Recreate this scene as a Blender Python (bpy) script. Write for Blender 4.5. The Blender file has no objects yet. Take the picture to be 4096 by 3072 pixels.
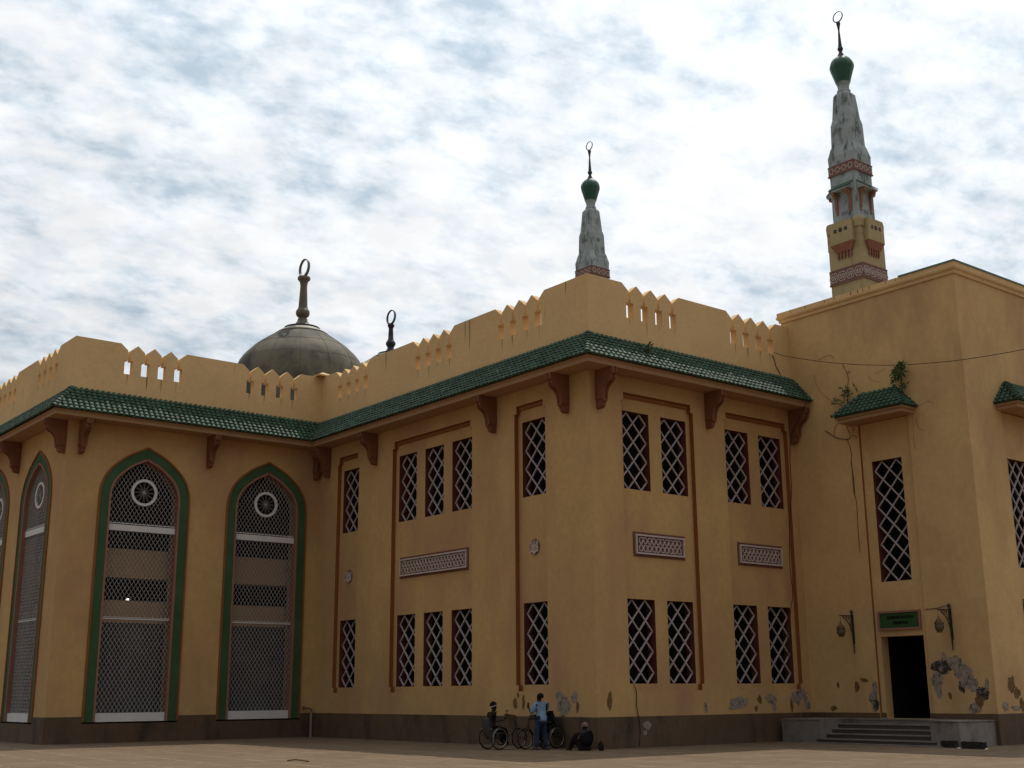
import bpy, bmesh, math, random
from mathutils import Vector, Matrix
R=math.radians
S=bpy.context.scene
random.seed(7)

# ------------------------------------------------------------------ camera
cam=bpy.data.cameras.new('camera'); co=bpy.data.objects.new('camera',cam); S.collection.objects.link(co)
CP=Vector((-26.29242,-28.7979,1.70))
F_=Vector((0.60542177,0.75717026,0.24527063)); R_=Vector((0.7821067,-0.62310566,-0.00696108)); U_=Vector((-0.1475588,-0.19604219,0.96942966))
m=Matrix(((R_.x,U_.x,-F_.x,CP.x),(R_.y,U_.y,-F_.y,CP.y),(R_.z,U_.z,-F_.z,CP.z),(0,0,0,1)))
co.matrix_world=m
cam.sensor_width=36; cam.lens=36*4884.27/4096; cam.clip_end=3000; cam.clip_start=.1
S.camera=co
S.render.resolution_x=1024; S.render.resolution_y=768
S.view_settings.view_transform='Standard'; S.view_settings.look='None'; S.view_settings.exposure=0.0; S.view_settings.gamma=1
# ------------------------------------------------------------------ sun
SD=Vector((0.39,0.245,1.0)).normalized()          # towards the sun
sun=bpy.data.lights.new('sun','SUN'); sun.energy=2.6; sun.angle=R(.6); sun.color=(1,.94,.84)
so=bpy.data.objects.new('sun',sun); S.collection.objects.link(so)
so.rotation_euler=SD.to_track_quat('Z','Y').to_euler(); so.location=(40,30,90)
# ------------------------------------------------------------------ world
W=bpy.data.worlds.new('World'); S.world=W; W.use_nodes=True
nt=W.node_tree; N=nt.nodes; L=nt.links; N.clear()
def nd(t,**k):
    n=N.new(t)
    for a,b in k.items(): setattr(n,a,b)
    return n
out=nd('ShaderNodeOutputWorld')
sky=nd('ShaderNodeTexSky',sky_type='NISHITA',sun_disc=False); sky.sun_elevation=math.asin(SD.z); sky.sun_rotation=math.atan2(SD.x,SD.y)
bg1=nd('ShaderNodeBackground'); bg1.inputs[1].default_value=.07; L.new(sky.outputs[0],bg1.inputs[0])
tc=nd('ShaderNodeTexCoord'); sep=nd('ShaderNodeSeparateXYZ'); L.new(tc.outputs['Generated'],sep.inputs[0])
def M(op,a,b=None,c=None):
    n=nd('ShaderNodeMath',operation=op)
    for i,v in enumerate((a,b,c)):
        if v is None: continue
        if isinstance(v,(int,float)): n.inputs[i].default_value=v
        else: L.new(v,n.inputs[i])
    return n.outputs[0]
zz=M('MAXIMUM',sep.outputs[2],0.0); den=M('ADD',zz,.26)
px=M('DIVIDE',sep.outputs[0],den); py=M('DIVIDE',sep.outputs[1],den)
cmb=nd('ShaderNodeCombineXYZ'); L.new(px,cmb.inputs[0]); L.new(py,cmb.inputs[1])
mp=nd('ShaderNodeMapping'); L.new(cmb.outputs[0],mp.inputs[0]); mp.inputs['Rotation'].default_value=(0,0,R(35)); mp.inputs['Scale'].default_value=(1.0,1.3,1); mp.inputs['Location'].default_value=(3.1,1.4,0)
def noise(sc,det,ro,dist,src=None,off=0):
    n=nd('ShaderNodeTexNoise',noise_dimensions='3D'); n.inputs['Scale'].default_value=sc; n.inputs['Detail'].default_value=det; n.inputs['Roughness'].default_value=ro; n.inputs['Distortion'].default_value=dist
    L.new(src or mp.outputs[0],n.inputs['Vector']); return n.outputs[0]
n1=noise(8.5,9,.56,.1); n2=noise(1.7,3,.5,.2); n3=noise(22,6,.6,.15)
n4=noise(30,4,.55,.2)
t=M('ADD',M('MULTIPLY',n1,.43),M('ADD',M('MULTIPLY',n2,.29),M('ADD',M('MULTIPLY',n3,.22),M('MULTIPLY',n4,.06))))
cr=nd('ShaderNodeValToRGB'); L.new(t,cr.inputs[0])
e=cr.color_ramp.elements; e[0].position=.40; e[0].color=(.53,.64,.735,1); e[1].position=.555; e[1].color=(.93,.945,.965,1)
q=e.new(.445); q.color=(.67,.755,.83,1); q=e.new(.49); q.color=(.80,.855,.91,1)
# brighter towards the sun's side of the sky
dot=nd('ShaderNodeVectorMath',operation='DOT_PRODUCT'); L.new(tc.outputs['Generated'],dot.inputs[0]); dot.inputs[1].default_value=SD
glow=M('ADD',M('MULTIPLY',M('MAXIMUM',dot.outputs['Value'],0.0),1.07),.33)
n5=noise(9,8,.6,.2,off=0); shd=nd('ShaderNodeMapRange'); L.new(n5,shd.inputs[0]); shd.inputs[1].default_value=.38; shd.inputs[2].default_value=.58; shd.inputs[3].default_value=1.03; shd.inputs[4].default_value=.925
vm=nd('ShaderNodeVectorMath',operation='SCALE'); L.new(cr.outputs[0],vm.inputs[0]); L.new(M('MULTIPLY',glow,shd.outputs[0]),vm.inputs['Scale'])
bg2=nd('ShaderNodeBackground'); L.new(vm.outputs[0],bg2.inputs[0]); bg2.inputs[1].default_value=1.0
cov=nd('ShaderNodeMapRange'); L.new(t,cov.inputs[0]); cov.inputs[1].default_value=.36; cov.inputs[2].default_value=.5; cov.inputs[3].default_value=.88; cov.inputs[4].default_value=1
mx=nd('ShaderNodeMixShader'); L.new(cov.outputs[0],mx.inputs[0]); L.new(bg1.outputs[0],mx.inputs[1]); L.new(bg2.outputs[0],mx.inputs[2]); L.new(mx.outputs[0],out.inputs[0])

# ------------------------------------------------------------------ materials
def mat(name,col,rough=.9,var=.12,vs=1.2,spec=.3,metal=0,bump=0,bs=40,col2=None,c2t=(.55,.7),c2s=2.0,c2stretch=(1,1,1),island=0,emit=None,fine=.0):
    mt=bpy.data.materials.new(name); mt.use_nodes=True; t=mt.node_tree; n=t.nodes; l=t.links
    b=n['Principled BSDF']; b.inputs['Roughness'].default_value=rough; b.inputs['Specular IOR Level'].default_value=spec; b.inputs['Metallic'].default_value=metal
    g=n.new('ShaderNodeNewGeometry')
    tx=n.new('ShaderNodeTexNoise'); tx.inputs['Scale'].default_value=vs; tx.inputs['Detail'].default_value=6; tx.inputs['Roughness'].default_value=.6
    l.new(g.outputs['Position'],tx.inputs['Vector'])
    mr=n.new('ShaderNodeMapRange'); mr.inputs[1].default_value=.3; mr.inputs[2].default_value=.7; mr.inputs[3].default_value=1-var; mr.inputs[4].default_value=1+var
    l.new(tx.outputs[0],mr.inputs[0]); val=mr.outputs[0]
    if fine:
        t3=n.new('ShaderNodeTexNoise'); t3.inputs['Scale'].default_value=vs*14; t3.inputs['Detail'].default_value=4; l.new(g.outputs['Position'],t3.inputs['Vector'])
        m3=n.new('ShaderNodeMapRange'); m3.inputs[1].default_value=.3; m3.inputs[2].default_value=.7; m3.inputs[3].default_value=1-fine; m3.inputs[4].default_value=1+fine
        l.new(t3.outputs[0],m3.inputs[0]); mu=n.new('ShaderNodeMath'); mu.operation='MULTIPLY'; l.new(val,mu.inputs[0]); l.new(m3.outputs[0],mu.inputs[1]); val=mu.outputs[0]
    if island:
        mi=n.new('ShaderNodeMapRange'); mi.inputs[3].default_value=1-island; mi.inputs[4].default_value=1+island; l.new(g.outputs['Random Per Island'],mi.inputs[0])
        mu=n.new('ShaderNodeMath'); mu.operation='MULTIPLY'; l.new(val,mu.inputs[0]); l.new(mi.outputs[0],mu.inputs[1]); val=mu.outputs[0]
    base=n.new('ShaderNodeVectorMath'); base.operation='SCALE'; base.inputs[0].default_value=col; l.new(val,base.inputs['Scale']); c=base.outputs[0]
    if col2:
        mp=n.new('ShaderNodeMapping'); mp.inputs['Scale'].default_value=c2stretch; l.new(g.outputs['Position'],mp.inputs[0])
        t2=n.new('ShaderNodeTexNoise'); t2.inputs['Scale'].default_value=c2s; t2.inputs['Detail'].default_value=7; t2.inputs['Roughness'].default_value=.65; l.new(mp.outputs[0],t2.inputs['Vector'])
        m2=n.new('ShaderNodeMapRange'); m2.inputs[1].default_value=c2t[0]; m2.inputs[2].default_value=c2t[1]; l.new(t2.outputs[0],m2.inputs[0])
        mm=n.new('ShaderNodeMix'); mm.data_type='RGBA'; l.new(m2.outputs[0],mm.inputs[0]); l.new(c,mm.inputs[6]); mm.inputs[7].default_value=(*col2,1); c=mm.outputs[2]
    l.new(c,b.inputs['Base Color'])
    if bump:
        tb=n.new('ShaderNodeTexNoise'); tb.inputs['Scale'].default_value=bs; tb.inputs['Detail'].default_value=5; l.new(g.outputs['Position'],tb.inputs['Vector'])
        bp=n.new('ShaderNodeBump'); bp.inputs['Strength'].default_value=bump; bp.inputs['Distance'].default_value=.02; l.new(tb.outputs[0],bp.inputs['Height']); l.new(bp.outputs[0],b.inputs['Normal'])
    if emit: b.inputs['Emission Color'].default_value=(*emit[0],1); b.inputs['Emission Strength'].default_value=emit[1]
    return mt
WALL=(.510,.320,.130)
m_wall=mat('ochre_plaster',WALL,.92,.09,.35,.15,bump=.25,bs=30,col2=(.40,.225,.120),c2t=(.40,.72),c2s=.42,c2stretch=(1,1,.45),fine=.06)
m_blk=mat('sandy_plaster',(.575,.37,.165),.92,.08,.4,.15,bump=.25,bs=30,col2=(.40,.235,.12),c2t=(.45,.75),c2s=.5,c2stretch=(1,1,.4),fine=.05)
m_para=mat('parapet_plaster',(.65,.43,.205),.92,.07,.5,.15,bump=.25,bs=30,col2=(.27,.19,.11),c2t=(.62,.82),c2s=1.6,c2stretch=(1.3,1.3,.18),fine=.05)
m_soff=mat('salmon_paint',(.38,.225,.122),.85,.07,1.0,.2,bump=.1)
m_trim=mat('rust_brown_paint',(.25,.085,.022),.8,.08,2,.25)
m_brk=mat('terracotta_paint',(.185,.072,.033),.8,.1,2.5,.25,bump=.15)
m_red=mat('oxblood_paint',(.12,.033,.022),.75,.12,3,.25)
m_glass=mat('dark_window_glass',(.007,.007,.008),.5,.2,1.5,.04)
m_lat=mat('white_concrete_lattice',(.42,.345,.325),.85,.1,4,.2,bump=.2)
m_screen=mat('white_screen_paint',(.34,.315,.30),.7,.08,4,.3)
m_whitebar=mat('white_beam_paint',(.62,.60,.58),.75,.06,2,.3)
m_green=mat('green_paint',(.042,.088,.035),.8,.12,2,.25,col2=(.06,.11,.06),c2t=(.5,.75),c2s=.8)
m_pink=mat('pink_plaster',(.29,.135,.095),.85,.08,3,.2)
m_tile=mat('green_glazed_tile',(.034,.072,.041),.62,.15,2,.28,island=.28,col2=(.045,.055,.035),c2t=(.60,.80),c2s=2.5)
m_plinth=mat('brown_stone_plinth',(.112,.068,.040),.8,.14,.9,.25,col2=(.05,.034,.024),c2t=(.5,.72),c2s=1.2,c2stretch=(1,1,.35),fine=.1,bump=.2)
m_patch=mat('bare_grey_render',(.28,.225,.18),.95,.25,7,.1,col2=(.07,.06,.05),c2t=(.50,.66),c2s=5,fine=.15,bump=.5,bs=25)
m_patchd=mat('dark_damp_plaster',(.16,.09,.035),.95,.25,7,.1,bump=.4)
m_frame=mat('white_relief_plaster',(.50,.40,.36),.85,.07,5,.2)
m_fback=mat('brown_relief_ground',(.165,.068,.045),.85,.1,4,.2)
m_int=mat('dark_interior',(.012,.011,.010),.9,.1,1,.05)  # near-black colour carries the shade of the unlit rooms behind the openings
m_slab=mat('tan_gallery_front',(.42,.27,.145),.85,.06,1,.2)
m_dgl=mat('grey_glazing',(.065,.063,.062),.45,.3,.6,.3,col2=(.11,.107,.105),c2t=(.5,.7),c2s=.7)
m_dome=mat('weathered_zinc',(.135,.117,.074),.80,.16,.8,.5,col2=(.052,.047,.033),c2t=(.44,.62),c2s=.55,c2stretch=(1,1,.7),bump=.15,bs=6,fine=.08)
m_domel=mat('pale_zinc',(.27,.245,.185),.6,.1,2,.4)
m_fin=mat('olive_bronze',(.115,.095,.062),.55,.12,2,.5)
m_find=mat('dark_iron',(.020,.018,.026),.55,.15,3,.4)
m_finv=mat('violet_dark_metal',(.045,.033,.048),.6,.15,3,.4)
m_mwhite=mat('mildewed_white_render',(.34,.375,.365),.9,.14,.9,.15,col2=(.085,.09,.088),c2t=(.50,.67),c2s=1.3,c2stretch=(1.4,1.4,.45),fine=.12,bump=.3,bs=10)
m_myel=mat('weathered_yellow_render',(.40,.315,.165),.9,.08,.8,.15,col2=(.23,.18,.10),c2t=(.56,.74),c2s=1.5,c2stretch=(1.5,1.5,.4),fine=.06)
m_mred=mat('red_brown_band',(.215,.115,.09),.85,.15,3,.2)
m_mora=mat('orange_console_paint',(.28,.125,.08),.8,.15,3,.2)
m_mgreen=mat('green_bulb_paint',(.022,.085,.052),.5,.12,2,.4)
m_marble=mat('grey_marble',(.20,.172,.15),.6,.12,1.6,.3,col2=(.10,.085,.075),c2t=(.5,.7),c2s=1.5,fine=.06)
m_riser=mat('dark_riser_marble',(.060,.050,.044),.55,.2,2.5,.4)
m_sign=mat('sign_green',(.024,.072,.020),.6,.08,3,.3)
m_text=mat('sign_lettering',(.003,.006,.003),.6,.0,3,.2)
m_iron=mat('black_iron',(.020,.014,.009),.5,.2,8,.4)
m_rustiron=mat('rusty_brass',(.13,.075,.028),.5,.25,12,.5,metal=.4)
m_lglass=mat('smoked_lantern_glass',(.10,.08,.045),.25,.2,10,.5)
m_cable=mat('black_cable',(.03,.018,.010),.7,.1,5,.2)
m_stem=mat('dry_stem',(.10,.065,.032),.9,.2,6,.1)
m_leaf=mat('green_leaf',(.048,.072,.010),.6,.25,6,.3,island=.4)
m_pipe=mat('pale_pipe',(.24,.19,.155),.6,.1,4,.3)
m_stone=mat('dark_block',(.028,.024,.022),.9,.25,9,.1,bump=.6,bs=18)
m_stonew=mat('pale_chip',(.45,.42,.38),.9,.1,4,.1)
m_tyre=mat('tyre_rubber',(.007,.006,.006),.75,.1,9,.2)
m_rim=mat('worn_chrome',(.42,.39,.36),.28,.1,9,.6,metal=.9)
m_tframe=mat('rusted_brown_paint',(.035,.022,.012),.6,.2,9,.3)
m_case=mat('brown_chain_case',(.085,.052,.018),.7,.15,9,.3)
m_cloth=mat('grey_canvas',(.055,.05,.046),.95,.2,9,.1,bump=.3)
m_skin=mat('dark_skin',(.014,.008,.006),.55,.1,9,.3)
m_hair=mat('black_hair',(.008,.007,.007),.9,.1,20,.1)
m_blue=mat('light_blue_cotton',(.19,.275,.38),.9,.12,6,.1,bump=.5,bs=14)
m_jean=mat('dark_denim',(.026,.038,.066),.9,.2,8,.1,bump=.3)
m_black=mat('black_cloth',(.006,.005,.006),.95,.2,9,.1)
m_dark=mat('dark_brown_cloth',(.020,.013,.011),.95,.2,9,.1,bump=.3)
m_band=mat('pink_headband',(.42,.30,.27),.9,.1,9,.1)
m_cap=mat('knitted_cap',(.20,.12,.08),.9,.2,25,.1)
m_shoe=mat('dusty_shoe',(.06,.05,.045),.9,.2,9,.1)
m_teal=mat('teal_flashing',(.05,.20,.19),.5,.1,3,.4)
m_deck=mat('roof_screed',(.22,.19,.16),.9,.1,1,.1)
m_tan=mat('tan_bag',(.10,.07,.06),.9,.2,9,.1)
m_lampl=mat('lit_tube',(.8,.8,.75),.5,0,1,.2,emit=((1,.97,.9),2.2))

# ground
m_ground=bpy.data.materials.new('dusty_concrete_paving'); m_ground.use_nodes=True
def ground_nodes():
    t=m_ground.node_tree; n=t.nodes; l=t.links; b=n['Principled BSDF']; b.inputs['Roughness'].default_value=.85; b.inputs['Specular IOR Level'].default_value=.2
    g=n.new('ShaderNodeNewGeometry')
    def no(sc,det,stretch=(1,1,1),rot=0,dist=0):
        mp=n.new('ShaderNodeMapping'); mp.inputs['Scale'].default_value=stretch; mp.inputs['Rotation'].default_value=(0,0,rot); l.new(g.outputs['Position'],mp.inputs[0])
        x=n.new('ShaderNodeTexNoise'); x.inputs['Scale'].default_value=sc; x.inputs['Detail'].default_value=det; x.inputs['Roughness'].default_value=.62; x.inputs['Distortion'].default_value=dist; l.new(mp.outputs[0],x.inputs['Vector']); return x.outputs[0]
    def mr(a,lo,hi,o0,o1):
        x=n.new('ShaderNodeMapRange'); l.new(a,x.inputs[0]); x.inputs[1].default_value=lo; x.inputs[2].default_value=hi; x.inputs[3].default_value=o0; x.inputs[4].default_value=o1; return x.outputs[0]
    def mix(f,a,bb):
        x=n.new('ShaderNodeMix'); x.data_type='RGBA'; l.new(f,x.inputs[0])
        for i,v in ((6,a),(7,bb)):
            if isinstance(v,tuple): x.inputs[i].default_value=(*v,1)
            else: l.new(v,x.inputs[i])
        return x.outputs[2]
    c=mix(mr(no(.35,6),.35,.65,0,1),(.130,.085,.048),(.170,.113,.066))
    c=mix(mr(no(2.2,7),.48,.72,0,.55),c,(.092,.063,.042))
    c=mix(mr(no(26,6),.52,.68,0,.45),c,(.235,.175,.125))
    c=mix(mr(no(18,5),.60,.70,0,.6),c,(.06,.045,.035))
    c=mix(mr(no(.9,6,(1,1,1),0,1.5),.62,.72,0,.5),c,(.068,.048,.034))
    # joints of a cast slab floor, filled with pale grit
    br=n.new('ShaderNodeTexBrick'); br.offset=.0; br.inputs['Scale'].default_value=1.0; br.inputs['Brick Width'].default_value=1.5; br.inputs['Row Height'].default_value=1.5; br.inputs['Mortar Size'].default_value=.045; br.inputs['Mortar Smooth'].default_value=.5
    mp=n.new('ShaderNodeMapping'); mp.inputs['Rotation'].default_value=(0,0,.06); l.new(g.outputs['Position'],mp.inputs[0])
    nn=n.new('ShaderNodeVectorMath'); nn.operation='ADD'; l.new(mp.outputs[0],nn.inputs[0])
    sc=n.new('ShaderNodeVectorMath'); sc.operation='SCALE'; sc.inputs['Scale'].default_value=.10; tx=n.new('ShaderNodeTexNoise'); tx.inputs['Scale'].default_value=1.5; l.new(g.outputs['Position'],tx.inputs['Vector']); l.new(tx.outputs[1],sc.inputs[0]); l.new(sc.outputs[0],nn.inputs[1])
    l.new(nn.outputs[0],br.inputs['Vector'])
    mu=n.new('ShaderNodeMath'); mu.operation='MULTIPLY'; l.new(br.outputs['Fac'],mu.inputs[0]); l.new(mr(no(1.3,3),.40,.56,0,.9),mu.inputs[1])
    c=mix(mu.outputs[0],c,(.26,.20,.145))
    l.new(c,b.inputs['Base Color'])
    bp=n.new('ShaderNodeBump'); bp.inputs['Strength'].default_value=.3; bp.inputs['Distance'].default_value=.03; l.new(no(14,8),bp.inputs['Height']); l.new(bp.outputs[0],b.inputs['Normal'])
ground_nodes()

# ------------------------------------------------------------------ helpers
class MB:
    def __init__(s): s.v=[]; s.f=[]
    def face(s,pts):
        i=len(s.v); s.v+=[tuple(p) for p in pts]; s.f.append(tuple(range(i,i+len(pts)))); return s
    def mesh(s,vs,fs):
        i=len(s.v); s.v+=[tuple(p) for p in vs]; s.f+=[tuple(i+a for a in f) for f in fs]; return s
    def box(s,a,b):
        x0,y0,z0=[min(p,q) for p,q in zip(a,b)]; x1,y1,z1=[max(p,q) for p,q in zip(a,b)]
        return s.mesh([(x0,y0,z0),(x1,y0,z0),(x1,y1,z0),(x0,y1,z0),(x0,y0,z1),(x1,y0,z1),(x1,y1,z1),(x0,y1,z1)],
            [(0,3,2,1),(4,5,6,7),(0,1,5,4),(1,2,6,5),(2,3,7,6),(3,0,4,7)])
    def bar(s,a,b,w,h,up=(0,1,0)):
        """square bar from a to b; w across, h along 'up' (approx)"""
        a=Vector(a); b=Vector(b); d=(b-a).normalized(); u=Vector(up); sd=d.cross(u).normalized()*w/2; uu=sd.cross(d).normalized()*h/2
        vs=[p+i*sd+j*uu for p in (a,b) for i,j in ((-1,-1),(1,-1),(1,1),(-1,1))]
        return s.mesh(vs,[(3,2,1,0),(4,5,6,7),(0,1,5,4),(1,2,6,5),(2,3,7,6),(3,0,4,7)])
    def tube(s,pts,r,n=8,close=False,caps=True):
        pts=[Vector(p) for p in pts]; k=len(pts); rs=r if isinstance(r,(list,tuple)) else [r]*k
        base=len(s.v); ref=None
        for i,p in enumerate(pts):
            if close: d=(pts[(i+1)%k]-pts[i-1]).normalized()
            else: d=(pts[min(i+1,k-1)]-pts[max(i-1,0)]).normalized()
            if ref is None: ref=Vector((0,0,1)) if abs(d.z)<.9 else Vector((1,0,0))
            x=(ref-d*ref.dot(d)).normalized(); y=d.cross(x); ref=x
            for j in range(n):
                a=2*math.pi*j/n; s.v.append(tuple(p+(x*math.cos(a)+y*math.sin(a))*rs[i]))
        m=k if close else k-1
        for i in range(m):
            for j in range(n):
                a=base+i*n+j; b=base+i*n+(j+1)%n; c=base+((i+1)%k)*n+(j+1)%n; d=base+((i+1)%k)*n+j
                s.f.append((a,b,c,d))
        if caps and not close:
            s.f.append(tuple(base+j for j in reversed(range(n)))); s.f.append(tuple(base+(k-1)*n+j for j in range(n)))
        return s
    def lathe(s,c,prof,n=32):
        cx,cy,cz=c; base=len(s.v)
        for r,z in prof:
            for j in range(n):
                a=2*math.pi*j/n; s.v.append((cx+r*math.cos(a),cy+r*math.sin(a),cz+z))
        for i in range(len(prof)-1):
            for j in range(n):
                s.f.append((base+i*n+j,base+i*n+(j+1)%n,base+(i+1)*n+(j+1)%n,base+(i+1)*n+j))
        s.f.append(tuple(base+j for j in reversed(range(n)))); s.f.append(tuple(base+(len(prof)-1)*n+j for j in range(n)))
        return s
    def prism(s,poly,f0,f1):
        """poly 2-D points, f0/f1 map a 2-D point to 3-D (two caps)"""
        n=len(poly); base=len(s.v); s.v+=[tuple(f0(p)) for p in poly]+[tuple(f1(p)) for p in poly]
        s.f.append(tuple(base+i for i in range(n))); s.f.append(tuple(base+n+i for i in reversed(range(n))))
        for i in range(n):
            j=(i+1)%n; s.f.append((base+j,base+i,base+n+i,base+n+j))
        return s
    def ring(s,c,r0,r1,f,d0,d1,n=40):
        """flat ring in a plane; f(u,d,z)->3D"""
        base=len(s.v)
        for d in (d0,d1):
            for r in (r0,r1):
                for j in range(n):
                    a=2*math.pi*j/n; s.v.append(tuple(f(c[0]+r*math.cos(a),d,c[1]+r*math.sin(a))))
        q=lambda k,j: base+k*n+j%n
        for j in range(n):
            s.f+= [(q(0,j),q(0,j+1),q(1,j+1),q(1,j)),(q(2,j),q(3,j),q(3,j+1),q(2,j+1)),(q(0,j),q(2,j),q(2,j+1),q(0,j+1)),(q(1,j),q(1,j+1),q(3,j+1),q(3,j))]
        return s
def obj(name,mb,mt,parent=None,smooth=False,fix=True):
    me=bpy.data.meshes.new(name); me.from_pydata(mb.v,[],mb.f); me.validate()
    if fix:
        b=bmesh.new(); b.from_mesh(me); bmesh.ops.recalc_face_normals(b,faces=b.faces); b.to_mesh(me); b.free()
    me.materials.append(mt)
    if smooth: me.polygons.foreach_set('use_smooth',[True]*len(me.polygons))
    o=bpy.data.objects.new(name,me); S.collection.objects.link(o)
    if parent: adopt(o,parent)
    return o
def adopt(o,p,inv=True):
    o.parent=p
    if inv:
        mw=Matrix.Translation(p.location) @ p.rotation_euler.to_matrix().to_4x4()
        q=p
        while q.parent:
            mw=q.matrix_parent_inverse@mw; q=q.parent; mw=(Matrix.Translation(q.location)@q.rotation_euler.to_matrix().to_4x4())@mw
        o.matrix_parent_inverse=mw.inverted()
def tag(o,label=None,cat=None,group=None,kind=None):
    if label: o['label']=label
    if cat: o['category']=cat
    if group: o['group']=group
    if kind: o['kind']=kind
    return o
def thing(name,loc,label,cat,group=None,rz=0):
    o=bpy.data.objects.new(name,None); S.collection.objects.link(o); o.location=loc; o.rotation_euler=(0,0,rz); o.empty_display_size=.3
    return tag(o,label,cat,group)
def copy_tree(o,parent=None):
    c=o.copy(); S.collection.objects.link(c)
    if parent: c.parent=parent
    for ch in list(o.children): copy_tree(ch,c)
    return c
def inst(o,parent,loc,rz):
    """a copy of part o (with its sub-parts) under parent"""
    c=copy_tree(o); c.location=loc; c.rotation_euler=(0,0,rz); c.parent=parent; c.matrix_parent_inverse=Matrix.Translation(-parent.location); return c
# wall planes: u along, d into the building, z
XF=lambda x0: (lambda u,d,z:(x0+d,u,z))
YF=lambda y0: (lambda u,d,z:(u,y0+d,z))
AX,BY,DX,EY=-10.97,17.64,10.43,-7.22
W1,W2,W3,W4,W5,W6=XF(AX),YF(BY),XF(0),YF(0),XF(DX),YF(EY)
ISX={id(W1):1,id(W3):1,id(W5):1}
def rotof(f): return -math.pi/2 if id(f) in ISX else 0
def relief(f,us,zs,fn,walls,trims):
    """blocky relief wall. fn(u,z)-> depth or None (hole)"""
    us=sorted(set(round(a,4) for a in us)); zs=sorted(set(round(a,4) for a in zs))
    g={}
    for i in range(len(us)-1):
        for j in range(len(zs)-1):
            g[i,j]=fn((us[i]+us[i+1])/2,(zs[j]+zs[j+1])/2)
    for (i,j),d in g.items():
        u0,u1,z0,z1=us[i],us[i+1],zs[j],zs[j+1]
        if d is not None: walls.face([f(u0,d,z0),f(u1,d,z0),f(u1,d,z1),f(u0,d,z1)])
        for di,dj in ((1,0),(0,1)):
            e=g.get((i+di,j+dj),'x')
            if e=='x' or e==d or d is None or e is None: continue
            if di: trims.face([f(u1,d,z0),f(u1,e,z0),f(u1,e,z1),f(u1,d,z1)])
            else: trims.face([f(u0,d,z1),f(u1,d,z1),f(u1,e,z1),f(u0,e,z1)])
def split_obj(name,mb,mt,parent,centres,f):
    ax=1 if id(f) in ISX else 0; g={}
    for fc in mb.f:
        c=sum(mb.v[i][ax] for i in fc)/len(fc); k=min(range(len(centres)),key=lambda q:abs(centres[q]-c)); g.setdefault(k,MB()).face([mb.v[i] for i in fc])
    for k in sorted(g): obj(name,g[k],mt,parent,fix=False)
def sweep(f,u0,u1,m0,m1,sec,mb):
    """section (off,z) (off outward) swept along u with mitres"""
    n=len(sec); b=len(mb.v)
    for u,mm,sg in ((u0,m0,-1),(u1,m1,1)):
        for off,z in sec: mb.v.append(tuple(f(u+sg*mm*off,-off,z)))
    mb.f.append(tuple(b+i for i in range(n))); mb.f.append(tuple(b+n+i for i in reversed(range(n))))
    for i in range(n):
        j=(i+1)%n; mb.f.append((b+i,b+j,b+n+j,b+n+i))
    return mb

# ------------------------------------------------------------------ ground
gb=MB(); gb.face([(-300,-300,0),(300,-300,0),(300,300,0),(-300,300,0)])
g=obj('ground',gb,m_ground); tag(g,kind='structure')

# ------------------------------------------------------------------ hall building
hall=thing('mosque_hall',(0,0,0),'two storey ochre mosque wing with battlements, green tiled eaves and arched screens','building')
ZS,ZP=12.02,.956
# --- W3 / W4 relief with panels
def panel(c,hw):   # stepped recess
    return lambda u,z: (abs(u-c)<hw and 1.95<z<11.2) or (abs(u-c)<hw-.115 and 1.745<z<11.48)
P3=[(15.15,.86,[(15.18,.62)]),(9.105,2.655,[(10.915,.615),(9.10,.615),(7.305,.625)]),(3.13,.84,[(3.13,.62)])]
P4=[(3.13,1.735,[(2.22,.62),(4.04,.62)]),(8.24,1.76,[(7.32,.62),(9.15,.62)])]
WZ=((1.96,4.64),(8.25,10.90))
def build_panels(f,P,u0,u1,wm,tm):
    us=[u0,u1]; zs=[ZP-.01,ZS,1.745,1.95,11.2,11.48]+[a for w in WZ for a in w]
    for c,hw,ws in P:
        us+=[c-hw,c+hw,c-hw+.115,c+hw-.115]
        for wc,wh in ws: us+=[wc-wh,wc+wh]
    def fn(u,z):
        for c,hw,ws in P:
            if panel(c,hw)(u,z):
                for wc,wh in ws:
                    if abs(u-wc)<wh and any(a<z<b for a,b in WZ): return None
                return .18
        return 0
    relief(f,us,zs,fn,wm,tm)
wm=MB(); tm3=MB(); tm4=MB()
build_panels(W3,P3,0,BY,wm,tm3); build_panels(W4,P4,0,DX,wm,tm4)
# --- arch walls
def arch_curve(off=0,n=10):
    """half contour from spring to apex for the outer edge inset by off; returns full list of (x,z) left->right incl. legs top"""
    P=[(1.86,8.2),(1.87,9.15),(1.80,9.70),(1.58,10.18),(1.24,10.56),(.80,10.90),(.40,11.11),(0,11.30)]
    # catmull
    C=[]
    for i in range(1,len(P)-1):
        p0,p1,p2=P[i-1],P[i],P[i+1]; p3=P[i+2] if i+2<len(P) else (2*p2[0]-p1[0],2*p2[1]-p1[1])
        for k in range(4):
            t=k/4; C.append(tuple(.5*((2*b)+(-a+c)*t+(2*a-5*b+4*c-d)*t*t+(-a+3*b-3*c+d)*t**3) for a,b,c,d in zip(p0,p1,p2,p3)))
    C.append(P[-1])
    if off:
        D=[]
        for i,p in enumerate(C):
            a=C[max(i-1,0)]; b=C[min(i+1,len(C)-1)]; tx,tz=b[0]-a[0],b[1]-a[1]; l=math.hypot(tx,tz); nx,nz=-tz/l,tx/l   # towards the inside
            if nx>0: nx,nz=-nx,-nz
            D.append((p[0]+nx*off,p[1]+nz*off))
        D[0]=(C[0][0]-off,C[0][1])
        a=C[-2]; l=math.hypot(a[0],a[1]-C[-1][1]); D[-1]=(0,C[-1][1]-off*l/a[0])
        C=D
    return [(-x,z) for x,z in C]+[(x,z) for x,z in reversed(C[:-1])]
ARCHZ=.755
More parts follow.
